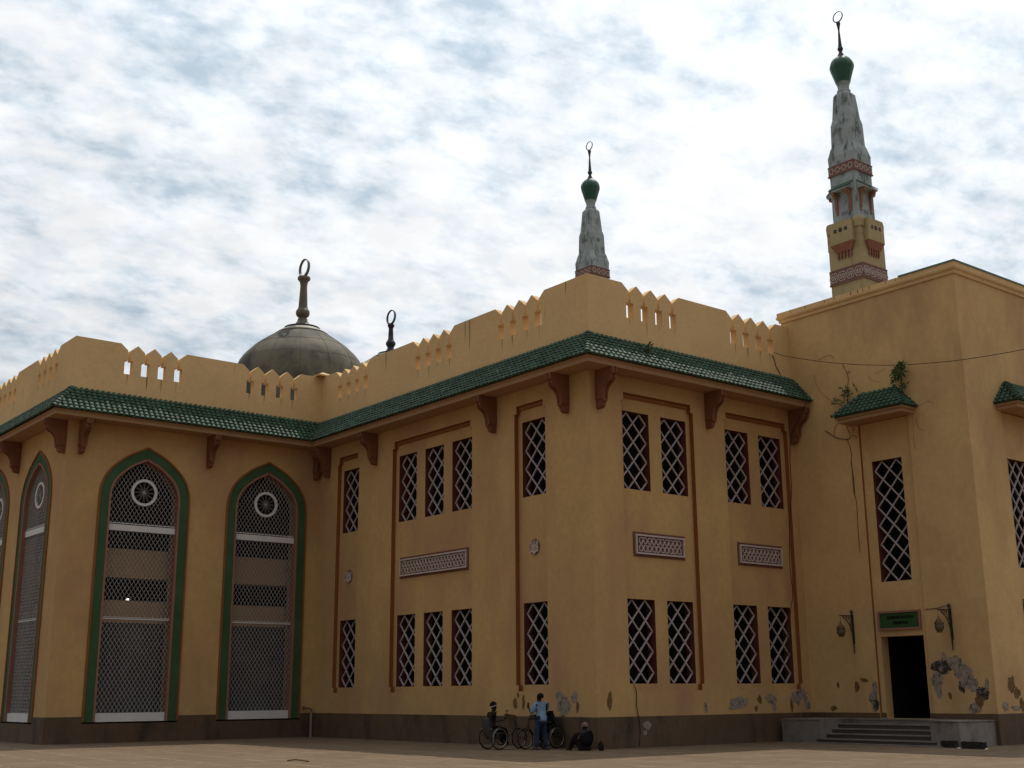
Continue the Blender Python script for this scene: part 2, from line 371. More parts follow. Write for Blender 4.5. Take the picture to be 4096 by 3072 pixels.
def arch_outline(c,off,zb=ARCHZ):
    k=arch_curve(off); return [(c+k[0][0],zb)]+[(c+x,z) for x,z in k]+[(c+k[-1][0],zb)]
A2=[-7.755,-2.42]; A1=[20.79,26.11,31.43,36.75]
def arch_wall(f,u0,u1,cs,mb):
    poly=[(u0,ZS),(u0,ZP-.01)]
    for c in sorted(cs): poly+=arch_outline(c,.02,ZP-.01)
    poly+=[(u1,ZP-.01),(u1,ZS)]
    mb.face([f(u,0,z) for u,z in poly])
arch_wall(W2,AX,0,A2,wm); arch_wall(W1,BY,42,A1,wm)
for f,P,tm in ((W3,P3,tm3),(W4,P4,tm4)):
    for c,hw,ws in P:
        tm.box(f(c-hw+.118,.178,11.34),f(c+hw-.118,.11,11.478))
    # (the reveal of each panel is its own part)
for f,P,tm in ((W3,P3,tm3),(W4,P4,tm4)): 
    gg={}
    ax=1 if f is W3 else 0
    for fc in tm.f:
        c=sum(tm.v[i][ax] for i in fc)/len(fc); k=min(range(len(P)),key=lambda q:max(0,abs(P[q][0]-c)-P[q][1])); gg.setdefault(k,MB()).face([tm.v[i] for i in fc])
    for k in gg: obj('panel_reveal',gg[k],m_trim,hall,fix=False)
obj('wall',wm,m_wall,hall,fix=False)
# backs of the building (never seen from the forecourt) and roof deck
bk=MB(); bk.face([(AX,42,0),(42,42,0),(42,42,14),(AX,42,14)]); bk.face([(42,.3,0),(42,42,0),(42,42,14),(42,.3,14)]); bk.face([(DX,.3,0),(42,.3,0),(42,.3,14),(DX,.3,14)])
obj('rear_wall',bk,m_wall,hall)
dk=MB(); dk.box((.05,.05,13.75),(DX+.2,BY+.1,13.9)); dk.box((AX+.05,BY+.1,13.75),(42,42,13.9)); dk.box((DX+.2,.35,13.75),(42,BY+.1,13.9)); obj('roof_deck',dk,m_deck,hall)
# --- plinth
pl=MB(); sec=[(-.02,0),(.035,0),(.035,ZP-.012),(.02,ZP),(-.02,ZP)]
def plinth(f,u0,u1,m0,m1,gaps=()):
    e=[u0]+[a for g_ in gaps for a in g_]+[u1]
    for i in range(0,len(e),2):
        sweep(f,e[i],e[i+1],m0 if i==0 else 0,m1 if i+2>=len(e) else 0,sec,pl)
    for a,b in gaps: sweep(f,a,b,0,0,[(-.02,0),(.035,0),(.035,.70),(-.02,.70)],pl)
plinth(W4,0,DX,1,0); plinth(W3,0,BY,1,-1)
plinth(W2,AX,0,1,-1,[(c-1.86,c+1.86) for c in A2]); plinth(W1,BY,42,1,0,[(c-1.86,c+1.86) for c in A1])
obj('plinth',pl,m_plinth,hall)
# --- eaves slab with fascia
ev=MB(); esec=[(-.03,ZS),(.80,ZS),(.80,ZS+.13),(.86,ZS+.17),(.86,ZS+.20),(-.03,13.20)]
ARR=[(W1,BY,42,1,0),(W2,AX,0,1,-1),(W3,0,BY,1,-1),(W4,0,DX+.02,1,0)]
for f,a,b,m0,m1 in ARR: sweep(f,a,b,m0,m1,esec,ev)
obj('eave',ev,m_soff,hall)
# --- tiled skirt roof
def tile_strip(f,u0,u1,m0,m1,off0,z0,off1,z1,mb,pitch=.215,course=.195,r=.082,seed=1):
    """z0/off0 at the eave, z1/off1 at the wall"""
    rnd=random.Random(seed); Ls=math.hypot(off0-off1,z1-z0); nj=max(1,round(Ls/course)); so,sz=(off1-off0)/Ls,(z1-z0)/Ls; no,nz=sz,-so  # slope dir, normal (off,z)
    if nz<0: no,nz=-no,-nz
    s0=0
    ua=min(u0-m0*off0,u0); ub=max(u1+m1*off0,u1); k=int((ub-ua)/pitch)+1
    for i in range(k+1):
        uc=ua+i*pitch+rnd.uniform(-.008,.008)
        for j in range(nj):
            a=j*Ls/nj-.02; b=(j+1)*Ls/nj+.03; mid=off0+so*(j+.5)*Ls/nj
            if uc<u0-m0*mid-.03 or uc>u1+m1*mid+.03: continue
            rr=r*rnd.uniform(.94,1.05); lift=rnd.uniform(.022,.036); du=rnd.uniform(-.006,.006)
            vs=[]
            for (s_,h,r_) in ((a,lift,rr),(b,0,rr*.82)):
                o_=off0+so*s_; z_=z0+sz*s_
                for q in range(7):
                    an=math.pi*q/6; x=math.cos(an)*r_*1.15; y=math.sin(an)*r_+h
                    vs.append(f(uc+x+(du if s_==a else 0),-(o_+no*y),z_+nz*y))
            o_=off0+so*a; z_=z0+sz*a; vs.append(f(uc,-(o_+no*(lift*.2)),z_+nz*(lift*.2)))
            fs=[(q,q+1,q+8,q+7) for q in range(6)]+[(14,q+1,q) for q in range(6)]
            mb.mesh(vs,fs)
    # pan sheet below
    def P(u,o_,z_): return f(u,-(o_+no*.012),z_+nz*.012)
    mb.face([P(u0-m0*off0,off0,z0),P(u1+m1*off0,off0,z0),P(u1+m1*off1,off1,z1),P(u0-m0*off1,off1,z1)])
def hip_tiles(a,b,mb,n=8,r=.115):
    a=Vector(a); b=Vector(b); d=(b-a)/n; D=d.normalized(); side=D.cross(Vector((0,0,1))).normalized(); up=side.cross(D)
    for i in range(n):
        p0=a+d*i-D*.02; p1=a+d*(i+1)+D*.03; vs=[]
        for p,rr,h in ((p0,r,.035),(p1,r*.82,.0)):
            for q in range(9):
                an=math.pi*q/8; vs.append(p+side*math.cos(an)*rr+up*(math.sin(an)*rr+h))
        vs.append(p0); mb.mesh(vs,[(q,q+1,q+10,q+9) for q in range(8)]+[(18,q+1,q) for q in range(8)])
rf=MB(); EO,EZ,RZ=.93,ZS+.215,13.27
for i,(f,a,b,m0,m1) in enumerate(ARR): tile_strip(f,a,b,m0,m1,EO,EZ,.02,RZ,rf,seed=i)
hip_tiles((-EO,-EO,EZ),(0,0,RZ),rf); hip_tiles((AX-EO,BY-EO,EZ),(AX,BY,RZ),rf)
obj('tiled_roof',rf,m_tile,hall,smooth=False,fix=False)
# --- parapet with battlements
def parapet(f,u0,u1,groups,mb,ztop=15.38,zb=12.9,th=.28):
    poly=[(u1,zb),(u0,zb),(u0,ztop)]
    for gc in groups:
        for k in range(4):
            c=gc+(k-1.5)*.70
            poly+=[(c-.35,ztop),(c-.05,15.13),(c-.05,14.71),(c-.17,14.71),(c-.17,14.15),(c+.17,14.15),(c+.17,14.71),(c+.05,14.71),(c+.05,15.13)]
            if k==3: poly.append((c+.35,ztop))
    poly.append((u1,ztop))
    mb.prism(poly,lambda p:f(p[0],0,p[1]),lambda p:f(p[0],th,p[1]))
pp=MB()
parapet(W4,0,DX+.06,[3.0,8.30],pp); parapet(W3,.28,BY+.14,[3.65,9.0,15.0],pp)
parapet(W2,AX,.14,[-7.76,-2.42],pp); parapet(W1,BY+.28,42,[20.79,26.11,31.43,36.75],pp)
obj('parapet',pp,m_para,hall)
cp_=MB(); cx,cy=.10,BY+.10
cp_.mesh([(cx-.42,cy-.42,15.40),(cx+.42,cy-.42,15.40),(cx+.42,cy+.42,15.40),(cx-.42,cy+.42,15.40),(cx-.42,cy-.42,15.46),(cx+.42,cy-.42,15.46),(cx+.42,cy+.42,15.46),(cx-.42,cy+.42,15.46),(cx,cy,15.66)],
  [(3,2,1,0),(0,1,5,4),(1,2,6,5),(2,3,7,6),(3,0,4,7),(4,5,8),(5,6,8),(6,7,8),(7,4,8)])
obj('corner_cap',cp_,m_para,hall)
m_streak=mat('rain_streak',(.33,.215,.10),.95,.2,9,.1)
rnd=random.Random(21)
for f,gs in ((W4,(3.0,8.30)),(W3,(3.65,9.0,15.0)),(W2,(-7.76,-2.42)),(W1,(20.79,26.11))):
    for gc in gs:
        for k in range(4):
            for q_ in range(rnd.choice((1,1,2))):
                u=gc+(k-1.5)*.7+rnd.uniform(-.10,.10); w_=rnd.uniform(.012,.028); l_=rnd.uniform(.18,.62)
                sk=MB(); sk.face([f(u-w_,-.003,14.15),f(u+w_,-.003,14.15),f(u+w_*.7,-.003,14.15-l_*.5),f(u+.003,-.003,14.15-l_),f(u-w_*.5,-.003,14.15-l_*.6)]); obj('rain_streak',sk,m_streak,hall,fix=False)
for u,w_,z1,l_ in ((6.62,.05,15.36,1.3),(6.9,.03,15.36,.9),(12.4,.04,15.36,.8),(1.1,.03,15.36,.5)):
    sk=MB(); sk.face([W3(u-w_,-.004,z1),W3(u+w_,-.004,z1),W3(u+w_*.6,-.004,z1-l_*.6),W3(u,-.004,z1-l_),W3(u-w_*.7,-.004,z1-l_*.5)]); obj('rain_streak',sk,m_streak,hall,fix=False)
# --- brackets
bp=MB(); prof=[(0,0),(.80,0),(.80,-.22),(.73,-.25),(.72,-.34),(.64,-.44),(.52,-.50),(.42,-.60),(.36,-.74),(.33,-.92),(.33,-1.0),(.37,-1.0),(.37,-1.06),(.30,-1.10),(.26,-1.22),(.18,-1.28),(0,-1.28)]
bp.prism(prof,lambda p:(-.085,-p[0],p[1]),lambda p:(.085,-p[0],p[1]))
prof2=[(.02,0),(.84,-.0),(.84,-.2),(.77,-.25),(.76,-.36),(.67,-.47),(.55,-.53),(.45,-.62),(.39,-.76),(.36,-.93),(.36,-1.0),(.30,-1.0),(.02,-1.0)]
for s in (-1,1):
    bp.prism(prof2,lambda p:(s*.06,-p[0],p[1]-.003),lambda p:(s*.122,-p[0],p[1]-.003))
b0=obj('bracket',bp,m_brk); b0.location=(0,0,0)
spots=[(W4,.35),(W4,5.60),(W4,10.24),(W3,1.12),(W3,5.08),(W3,12.98),(W3,16.72),(W2,-10.45),(W2,-5.17),(W2,-.20),(W1,17.92),(W1,23.42),(W1,28.75),(W1,34.1)]
def put(f,u,d,z): return Vector(f(u,d,z))
for i,(f,u) in enumerate(spots):
    if i==0: o=b0; o.parent=hall; o.location=put(f,u,0,ZS-.002); o.rotation_euler=(0,0,rotof(f))
    else: inst(b0,hall,put(f,u,0,ZS-.002),rotof(f))
# --- rectangular windows: reveal > glass, lattice
def lattice_mb(w,h,nx,nz,t,d0,th):
    """diamond lattice in local x (width, centred), z 0..h ; plane at y=d0"""
    mb=MB(); px_=w/nx; pz=h/nz; sl=pz/px_
    for sg in (1,-1):
        k=-40
        while k<60:
            # line z = h - sg*sl*(x) + k*pz ... peaks at top for x = centre of each diamond
            c=h+ (k*pz) + (0 if nx%2==1 else pz/2)
            # z = c + sg*sl*x
            pts=[]
            x0,x1=-w/2,w/2
            za,zb_=c+sg*sl*x0,c+sg*sl*x1
            # clip to z in [0,h]
            def X(z): return (z-c)/(sg*sl)
            lo=max(x0,min(X(0),X(h))); hi=min(x1,max(X(0),X(h)))
            if hi-lo>.02:
                mb.bar((lo,d0+(.004 if sg>0 else 0),c+sg*sl*lo),(hi,d0+(.004 if sg>0 else 0),c+sg*sl*hi),t,th,up=(0,1,0))
            k+=1
            if c>3*h+10: break
    return mb
def window_proto(name,w,h,nz,nx=2,depth=.42):
    rv=MB(); x0,x1=-w/2,w/2
    rv.face([(x0,0,0),(x0,depth,0),(x0,depth,h),(x0,0,h)]); rv.face([(x1,0,0),(x1,0,h),(x1,depth,h),(x1,depth,0)])
    rv.face([(x0,0,h),(x0,depth,h),(x1,depth,h),(x1,0,h)]); rv.face([(x0,0,0),(x1,0,0),(x1,depth,0),(x0,depth,0)])
    o=obj(name,rv,m_red,fix=False)
    gl=MB(); gl.face([(x0,depth-.02,0),(x1,depth-.02,0),(x1,depth-.02,h),(x0,depth-.02,h)])
    g_=obj('glass',gl,m_glass,fix=False); g_.parent=o
    la=lattice_mb(w-.03,h-.03,nx,nz,.042,.15,.05); l_=obj('lattice',la,m_lat); l_.parent=o; l_.location=(0,0,.015)
    return o
wl=window_proto('window',1.235,2.68,4); wu=window_proto('window',1.235,2.65,4)
used={wl:0,wu:0}
for f,P in ((W3,P3),(W4,P4)):
    for c,hw,ws in P:
        for wc,wh in ws:
            for (z0,z1),pr in zip(WZ,(wl,wu)):
                loc=put(f,wc,.18,z0)
                if not used[pr]: used[pr]=1; pr.parent=hall; pr.location=loc; pr.rotation_euler=(0,0,rotof(f)); o=pr
                else: o=inst(pr,hall,loc,rotof(f))
# --- friezes
def frieze(f,u0,u1,z0,z1,n):
    mb=MB(); mb.prism([(u0,z0),(u1,z0),(u1,z1),(u0,z1)],lambda p:f(p[0],.183,p[1]),lambda p:f(p[0],.155,p[1]))
    o=obj('frieze_panel',mb,m_fback,hall)
    fr=MB(); a,b,c,d=u0+.07,u1-.07,z0+.08,z1-.08; t=.055
    for (p,q) in (((a,c),(b,c+t)),((a,d-t),(b,d)),((a,c+t),(a+t,d-t)),((b-t,c+t),(b,d-t))):
        fr.box(f(p[0],.156,p[1]),f(q[0],.085,q[1]))
    k=obj('border',fr,m_frame); adopt(k,o)
    it=MB(); L0,L1=a+t+.09,b-t-.09; zb,zt=c+t+.05,d-t-.05; p=(L1-L0)/(n+.5); h=zt-zb; t2=.030
    def ln(p1,p2):
        it.bar(f(p1[0],.135,p1[1]),f(p2[0],.135,p2[1]),t2,.045,up=Vector(f(0,1,0))-Vector(f(0,0,0)))
    m_=round((L1-L0)/.205); q=(L1-L0)/m_
    for i in range(m_):
        x=L0+(i+.5)*q; e=.40*q; tl,tr=(x-e*(1 if i%2 else .45),x+e*(.45 if i%2 else 1)); bl,br_=(x-e*(.45 if i%2 else 1),x+e*(1 if i%2 else .45))
        ln((tl,zt),(tr,zt)); ln((bl,zb),(br_,zb))
        ln((tl,zt),(x-e,zt-h*.14)); ln((tr,zt),(x+e,zt-h*.14)); ln((x-e,zt-h*.12),(x-e,zt-h*.30)); ln((x+e,zt-h*.12),(x+e,zt-h*.30))
        ln((x-e,zt-h*.30),(x+e,zb+h*.30)); ln((x+e,zt-h*.30),(x-e,zb+h*.30))
        ln((x-e,zb+h*.30),(x-e,zb+h*.12)); ln((x+e,zb+h*.30),(x+e,zb+h*.12)); ln((bl,zb),(x-e,zb+h*.14)); ln((br_,zb),(x+e,zb+h*.14))
    k=obj('interlace',it,m_frame); adopt(k,o)
frieze(W3,6.88,11.37,6.03,6.84,10); frieze(W4,1.93,4.36,6.03,6.84,5); frieze(W4,7.06,9.49,6.03,6.84,5)
# --- medallions
def medallion(f,u,z):
    s=-1 if id(f) in ISX else 1
    mb=MB(); n=28; mb.prism([(u+.27*math.cos(2*math.pi*i/n),z+.27*math.sin(2*math.pi*i/n)) for i in range(n)],lambda p:f(p[0],.183,p[1]),lambda p:f(p[0],.165,p[1]))
    o=obj('medallion',mb,m_patchd,hall)
    w=MB()
    def bx(a,b,c,d,th=.03): w.box(f(u+s*a,.166,z+b),f(u+s*c,.166-th,z+d))
    for i,(x,h0,h1) in enumerate(((-.17,-.12,.19),(-.11,-.12,.20),(.11,-.12,.20),(.17,-.12,.19),(-.045,-.12,.10),(.045,-.12,.10))): bx(x-.014,h0,x+.014,h1)
    bx(-.02,.02,.02,.22,.035); bx(-.20,-.17,.20,-.12,.036); bx(-.14,.00,.14,.03,.028); bx(-.07,-.08,.07,-.05,.029)
    w.prism([(u-.10,z-.17),(u+.10,z-.17),(u,z-.26)],lambda p:f(p[0],.166,p[1]),lambda p:f(p[0],.13,p[1]))
    k=obj('emblem',w,m_frame); adopt(k,o)
medallion(W3,15.18,6.41); medallion(W3,3.12,6.49)
# --- arches
def clip_line_poly(p,q,poly):
    """parts of segment p-q inside polygon"""
    ts=[0,1]; dx,dz=q[0]-p[0],q[1]-p[1]
    for i in range(len(poly)):
        a,b=poly[i],poly[(i+1)%len(poly)]; ex,ez=b[0]-a[0],b[1]-a[1]; den=dx*ez-dz*ex
        if abs(den)<1e-9: continue
        t=((a[0]-p[0])*ez-(a[1]-p[1])*ex)/den; s=((a[0]-p[0])*dz-(a[1]-p[1])*dx)/den
        if 0<t<1 and 0<=s<=1: ts.append(t)
    ts.sort(); r=[]
    for t0,t1 in zip(ts,ts[1:]):
        if t1-t0<1e-4: continue
        tm_=(t0+t1)/2; x,z=p[0]+dx*tm_,p[1]+dz*tm_; ins=False
        for i in range(len(poly)):
            a,b=poly[i],poly[(i+1)%len(poly)]
            if (a[1]>z)!=(b[1]>z) and x<(b[0]-a[0])*(z-a[1])/(b[1]-a[1])+a[0]: ins=not ins
        if ins: r.append(((p[0]+dx*t0,p[1]+dz*t0),(p[0]+dx*t1,p[1]+dz*t1)))
    return r
def inpoly(x,z,poly):
    ins=False
    for i in range(len(poly)):
        a,b=poly[i],poly[(i+1)%len(poly)]
        if (a[1]>z)!=(b[1]>z) and x<(b[0]-a[0])*(z-a[1])/(b[1]-a[1])+a[0]: ins=not ins
    return ins
def band(o0,o1,d,dback=.05):
    """strip between two insets, front at depth d, with returns back to dback"""
    a=arch_outline(0,o0); b=arch_outline(0,o1); mb=MB(); n=len(a)
    for i in range(n-1):
        mb.face([(a[i][0],d,a[i][1]),(a[i+1][0],d,a[i+1][1]),(b[i+1][0],d,b[i+1][1]),(b[i][0],d,b[i][1])])
        mb.face([(a[i][0],d,a[i][1]),(a[i][0],dback,a[i][1]),(a[i+1][0],dback,a[i+1][1]),(a[i+1][0],d,a[i+1][1])])
        mb.face([(b[i][0],d,b[i][1]),(b[i+1][0],d,b[i+1][1]),(b[i+1][0],dback,b[i+1][1]),(b[i][0],dback,b[i][1])])
    for x0,x1 in ((a[0][0],b[0][0]),(b[-1][0],a[-1][0])):
        mb.face([(x0,d,a[0][1]),(x1,d,a[0][1]),(x1,dback,a[0][1]),(x0,dback,a[0][1])])
    return mb
def arch_proto():
    o=obj('arched_screen',band(.0,.065,-.06),m_trim,fix=False)
    sub=lambda name,mb,mt,**k: setattr(obj(name,mb,mt,**k),'parent',o)
    sub('green_surround',band(.065,.42,-.02),m_green,fix=False)
    sub('inner_moulding',band(.42,.50,-.035,.30),m_pink,fix=False)
    inn=arch_outline(0,.50)
    rv=MB()
    for i in range(len(inn)-1): rv.face([(inn[i][0],.30,inn[i][1]),(inn[i+1][0],.30,inn[i+1][1]),(inn[i+1][0],.58,inn[i+1][1]),(inn[i][0],.58,inn[i][1])])
    rv.face([(inn[0][0],.0,inn[0][1]),(inn[-1][0],.0,inn[0][1]),(inn[-1][0],.58,inn[0][1]),(inn[0][0],.58,inn[0][1])])
    sub('jamb',rv,m_slab,fix=False)
    sc=MB(); D=.15; px_,pz=.170,.262; w=.0125
    hw=1.37
    for sg in (1,-1):
        k=-60
        while k<80:
            c=ARCHZ+k*pz; sl=pz/px_*sg
            p=(-hw,c-sl*hw) ; q=(hw,c+sl*hw)
            if max(p[1],q[1])>1.08 and min(p[1],q[1])<10.8:
                for a,b in clip_line_poly(p,q,inn):
                    # keep out of the ring
                    for (s0,s1) in ring_split(a,b,(0,9.49),.43):
                        sc.bar((s0[0],D,s0[1]),(s1[0],D,s1[1]),w,.025,up=(0,1,0))
            k+=1
    # little lozenge caps at the crossings
    j=0; z=ARCHZ
    while z<10.8:
        x=-hw-.2
        i=-9
        while i<10:
            for (xx,z0) in ((i*px_,z),(i*px_+px_/2,z+pz/2)):
                if inpoly(xx,z0,inn) and z0>1.1 and math.hypot(xx,z0-9.49)>.45:
                    sc.bar((xx-.036,D,z0+.025),(xx+.036,D,z0+.025),.016,.02,up=(0,1,0))
            i+=1
        z+=pz
    sub('mesh_screen',sc,m_screen,fix=False)
    F0=lambda u,d,z:(u,d,z)
    rg=MB(); rg.ring((0,9.49),.43,.535,F0,.11,.19)
    sp_=MB()
    for k in range(12):
        a=2*math.pi*k/12
        for da in (-.045,.045):
            sp_.bar((.05*math.cos(a+da*3),.15,9.49+.05*math.sin(a+da*3)),(.44*math.cos(a+da*1.6),.15,9.49+.44*math.sin(a+da*1.6)),.008,.012,up=(0,1,0))
    sp_.ring((0,9.49),.0,.05,F0,.121,.179,n=12)
    sub('rosette',rg,m_whitebar); sub('rosette_spokes',sp_,m_screen)
    wb=MB(); wb.box((-hw+.012,.10,7.93),(hw-.012,.2,8.165)); sub('cross_beam',wb,m_whitebar)
    for z0_,z1_ in ((8.21,8.235),(4.545,4.585),(4.615,4.63)):
        wb=MB(); wb.box((-hw+.012,.12,z0_),(hw-.012,.18,z1_)); sub('thin_rail',wb,m_whitebar)
    bb=MB(); bb.box((-hw+.012,.04,ARCHZ+.003),(hw-.012,.2,1.075)); sub('kick_board',bb,m_whitebar)
    for z0_,z1_ in ((6.18,7.30),(4.45,5.30)):
        gb_=MB(); gb_.box((-hw-.8,.75,z0_),(hw+.8,1.25,z1_)); sub('gallery_front',gb_,m_slab)
    gl=MB(); gl.face([(-hw-.7,.85,ARCHZ),(hw+.7,.85,ARCHZ),(hw+.7,.85,4.5),(-hw-.7,.85,4.5)]); sub('glazing',gl,m_dgl,fix=False)
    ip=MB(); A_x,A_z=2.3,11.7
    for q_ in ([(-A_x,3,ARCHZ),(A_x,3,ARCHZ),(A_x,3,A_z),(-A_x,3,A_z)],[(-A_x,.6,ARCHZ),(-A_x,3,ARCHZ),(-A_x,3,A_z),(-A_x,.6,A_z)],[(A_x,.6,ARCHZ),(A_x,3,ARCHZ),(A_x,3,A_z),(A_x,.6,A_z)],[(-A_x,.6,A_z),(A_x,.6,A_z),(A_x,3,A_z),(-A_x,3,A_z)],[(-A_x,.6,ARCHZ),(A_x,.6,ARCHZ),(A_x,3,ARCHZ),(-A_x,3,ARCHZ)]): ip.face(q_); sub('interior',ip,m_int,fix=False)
    return o
def ring_split(a,b,c,r):
    ax,az=a[0]-c[0],a[1]-c[1]; dx,dz=b[0]-a[0],b[1]-a[1]; A=dx*dx+dz*dz; B=2*(ax*dx+az*dz); C=ax*ax+az*az-r*r; D=B*B-4*A*C
    if D<=0: return [(a,b)]
    s=math.sqrt(D); t0,t1=(-B-s)/2/A,(-B+s)/2/A; r_=[]
    P=lambda t:(a[0]+dx*t,a[1]+dz*t)
    if t1<=0 or t0>=1: return [(a,b)]
    if t0>0: r_.append((a,P(t0)))
    if t1<1: r_.append((P(t1),b))
    return r_
ap=arch_proto(); first=True
for f,cs in ((W2,A2),(W1,A1)):
    for c in cs:
        loc=put(f,c,0,0)
        if first: ap.parent=hall; ap.location=loc; ap.rotation_euler=(0,0,rotof(f)); first=False
        else: inst(ap,hall,loc,rotof(f))
# --- peeled plaster patches
def blob(f,u,z,ru,rz,seed,mt,parent,name,d=-.004,n=110):
    mb=MB()
    rnd=random.Random(seed); ph=[rnd.uniform(0,6.28) for _ in range(26)]; am=[rnd.uniform(.25,1)/(k+1)**.95 for k in range(26)]
    pts=[]
    for i in range(n):
        a=2*math.pi*i/n; r=1+.40*sum(am[k]*math.sin((k+1)*a+ph[k]) for k in range(26))/1.05+rnd.uniform(-.03,.03); r=max(r,.16)
        pts.append((u+ru*r*math.cos(a),max(z+rz*r*math.sin(a),ZP+.004)))
    b=len(mb.v); mb.v+=[tuple(f(p,d,q_)) for p,q_ in pts]; mb.v.append(tuple(f(u,d,max(z,ZP+.01)))) 
    for i in range(n): mb.f.append((b+i,b+(i+1)%n,b+n))
    return obj(name,mb,mt,parent,fix=False)
pa=MB(); pd=MB()
for (f,u,z,ru,rz,s,dk_) in [(W3,1.55,1.28,.33,.30,1,0),(W3,1.75,1.50,.18,.20,2,0),(W3,1.0,1.55,.14,.17,3,0),(W3,4.0,1.35,.10,.18,4,1),(W3,3.6,1.42,.09,.2,5,1),(W3,3.9,1.62,.06,.08,6,1),(W3,.9,1.3,.07,.15,61,1),
        (W4,.52,1.45,.09,.30,7,1),(W4,6.35,1.30,.40,.20,8,0),(W4,6.75,1.4,.2,.15,9,0),(W4,8.25,1.48,.28,.17,10,0),(W4,8.35,1.2,.12,.18,11,0),(W4,7.6,1.45,.12,.13,12,1),(W4,4.85,1.2,.10,.14,13,0),
        (W4,9.55,1.45,.30,.20,14,0),(W4,9.9,1.55,.25,.18,15,0),(W4,10.15,1.3,.14,.25,16,0),(W4,7.4,1.15,.1,.08,17,1),(W4,9.3,1.2,.09,.2,18,1)]:
    blob(f,u,z,ru,rz,s,m_patchd if dk_ else m_patch,hall,'stained_plaster_patch' if dk_ else 'bare_plaster_patch',-.004-.0015*(s%5))
pq=MB()
for i,(f,u,z,ru,rz) in enumerate([(W4,2.1,.68,.20,.14),(W4,2.0,.45,.1,.1)]):
    rnd=random.Random(i); 
    pts=[(u+ru*math.cos(a)*rnd.uniform(.6,1.1),z+rz*math.sin(a)*rnd.uniform(.6,1.1)) for a in [k*.35 for k in range(18)]]
    pq.face([f(p,-.039,q_) for p,q_ in pts])
obj('plinth_scuff',pq,m_pipe,hall,fix=False)

# ------------------------------------------------------------------ entrance block (W5, W6)
blk=thing('entrance_block',(DX,EY,0),'tall plain ochre entrance block with moulded cornice beside the tiled wing','building')
wm=MB(); tm=MB(); BZ=15.60
def fn5(u,z):
    if abs(u+3.91)<1.03 and z<11.0:
        if -4.74<u<-3.06 and z<3.49: return None
        if abs(u+3.875)<.605 and 5.35<z<9.60: return None
        return .10
    return 0
tm5=MB(); tm6=MB()
relief(W5,[EY,.3,-4.94,-2.88,-4.74,-3.06,-4.48,-3.27],[.79,3.49,5.35,9.60,11.0,BZ],fn5,wm,tm5)
# clean: lowest row starts at the podium level
C6=13.59
def fn6(u,z):
    if abs(u-C6)<1.03 and .95<z<11.0:
        if 12.81<u<14.37 and (5.67<z<9.40 or 2.0<z<4.62): return None
        return .10
    return 0
relief(W6,[DX,30,C6-1.03,C6+1.03,12.81,14.37],[0,.95,2.0,4.62,5.67,9.40,11.0,BZ],fn6,wm,tm6)
wm.face([W5(EY,0,0),W5(-4.74,0,0),W5(-4.74,0,.79),W5(EY,0,.79)]); wm.face([W5(-3.06,0,0),W5(.3,0,0),W5(.3,0,.79),W5(-3.06,0,.79)]); wm.face([W5(-4.74,0,0),W5(-3.06,0,0),W5(-3.06,0,.76),W5(-4.74,0,.76)])
wm.face([(DX,.3,0),(30,.3,0),(30,.3,BZ),(DX,.3,BZ)]); wm.face([(30,EY,0),(30,.3,0),(30,.3,BZ),(30,EY,BZ)])
obj('wall',wm,m_blk,blk,fix=False); obj('panel_reveal',tm5,m_trim,blk,fix=False); obj('panel_reveal',tm6,m_trim,blk,fix=False)
cn=MB()
for f,a,b,m0,m1 in ((W5,EY,.3,1,1),(W6,DX,30,1,1)):
    sweep(f,a,b,m0,m1,[(-.25,15.59),(.045,15.59),(.06,15.66),(.06,15.70),(.11,15.74),(.13,15.80),(.13,15.83),(.10,15.84),(.10,16.0),(-.25,16.0)],cn)
obj('cornice',cn,m_para,blk)
dk=MB(); dk.box((DX+.05,EY+.05,15.5),(29.9,.25,15.62)); obj('roof_deck',dk,m_deck,blk)
fl=MB(); rnd=random.Random(5)
sweep(W6,DX,30,1,0,[(-.1,16.003),(.135,16.003),(.135,16.045),(-.1,16.055)],fl)
sweep(W5,EY,EY+2.1,1,0,[(-.1,16.003),(.135,16.003),(.135,16.045),(-.1,16.055)],fl)
obj('roof_flashing',fl,m_teal,blk)
st=MB()
for u in (-.3,-1.0,-1.9,-2.35,-3.1,-3.4,-3.62,-3.9,-4.6,-5.0): 
    w_=rnd.uniform(.015,.035); st.face([W5(u,-.1025,15.85+rnd.uniform(0,.03)),W5(u+w_,-.1025,15.86),W5(u+w_,-.1025,15.995),W5(u,-.1025,15.995)])
obj('coping_crack',st,m_iron,blk,fix=False)
pl=MB(); sec5=[(-.02,0),(.035,0),(.035,ZP-.012),(.02,ZP),(-.02,ZP)]
sweep(W5,EY,-4.96,1,0,sec5,pl); sweep(W5,-2.86,0,0,-1,sec5,pl); sweep(W6,DX,30,1,0,sec5,pl)
pl.box(W5(-4.94,.10,0),W5(-4.745,.07,ZP)); pl.box(W5(-3.055,.10,0),W5(-2.885,.07,ZP))
obj('plinth',pl,m_plinth,blk)
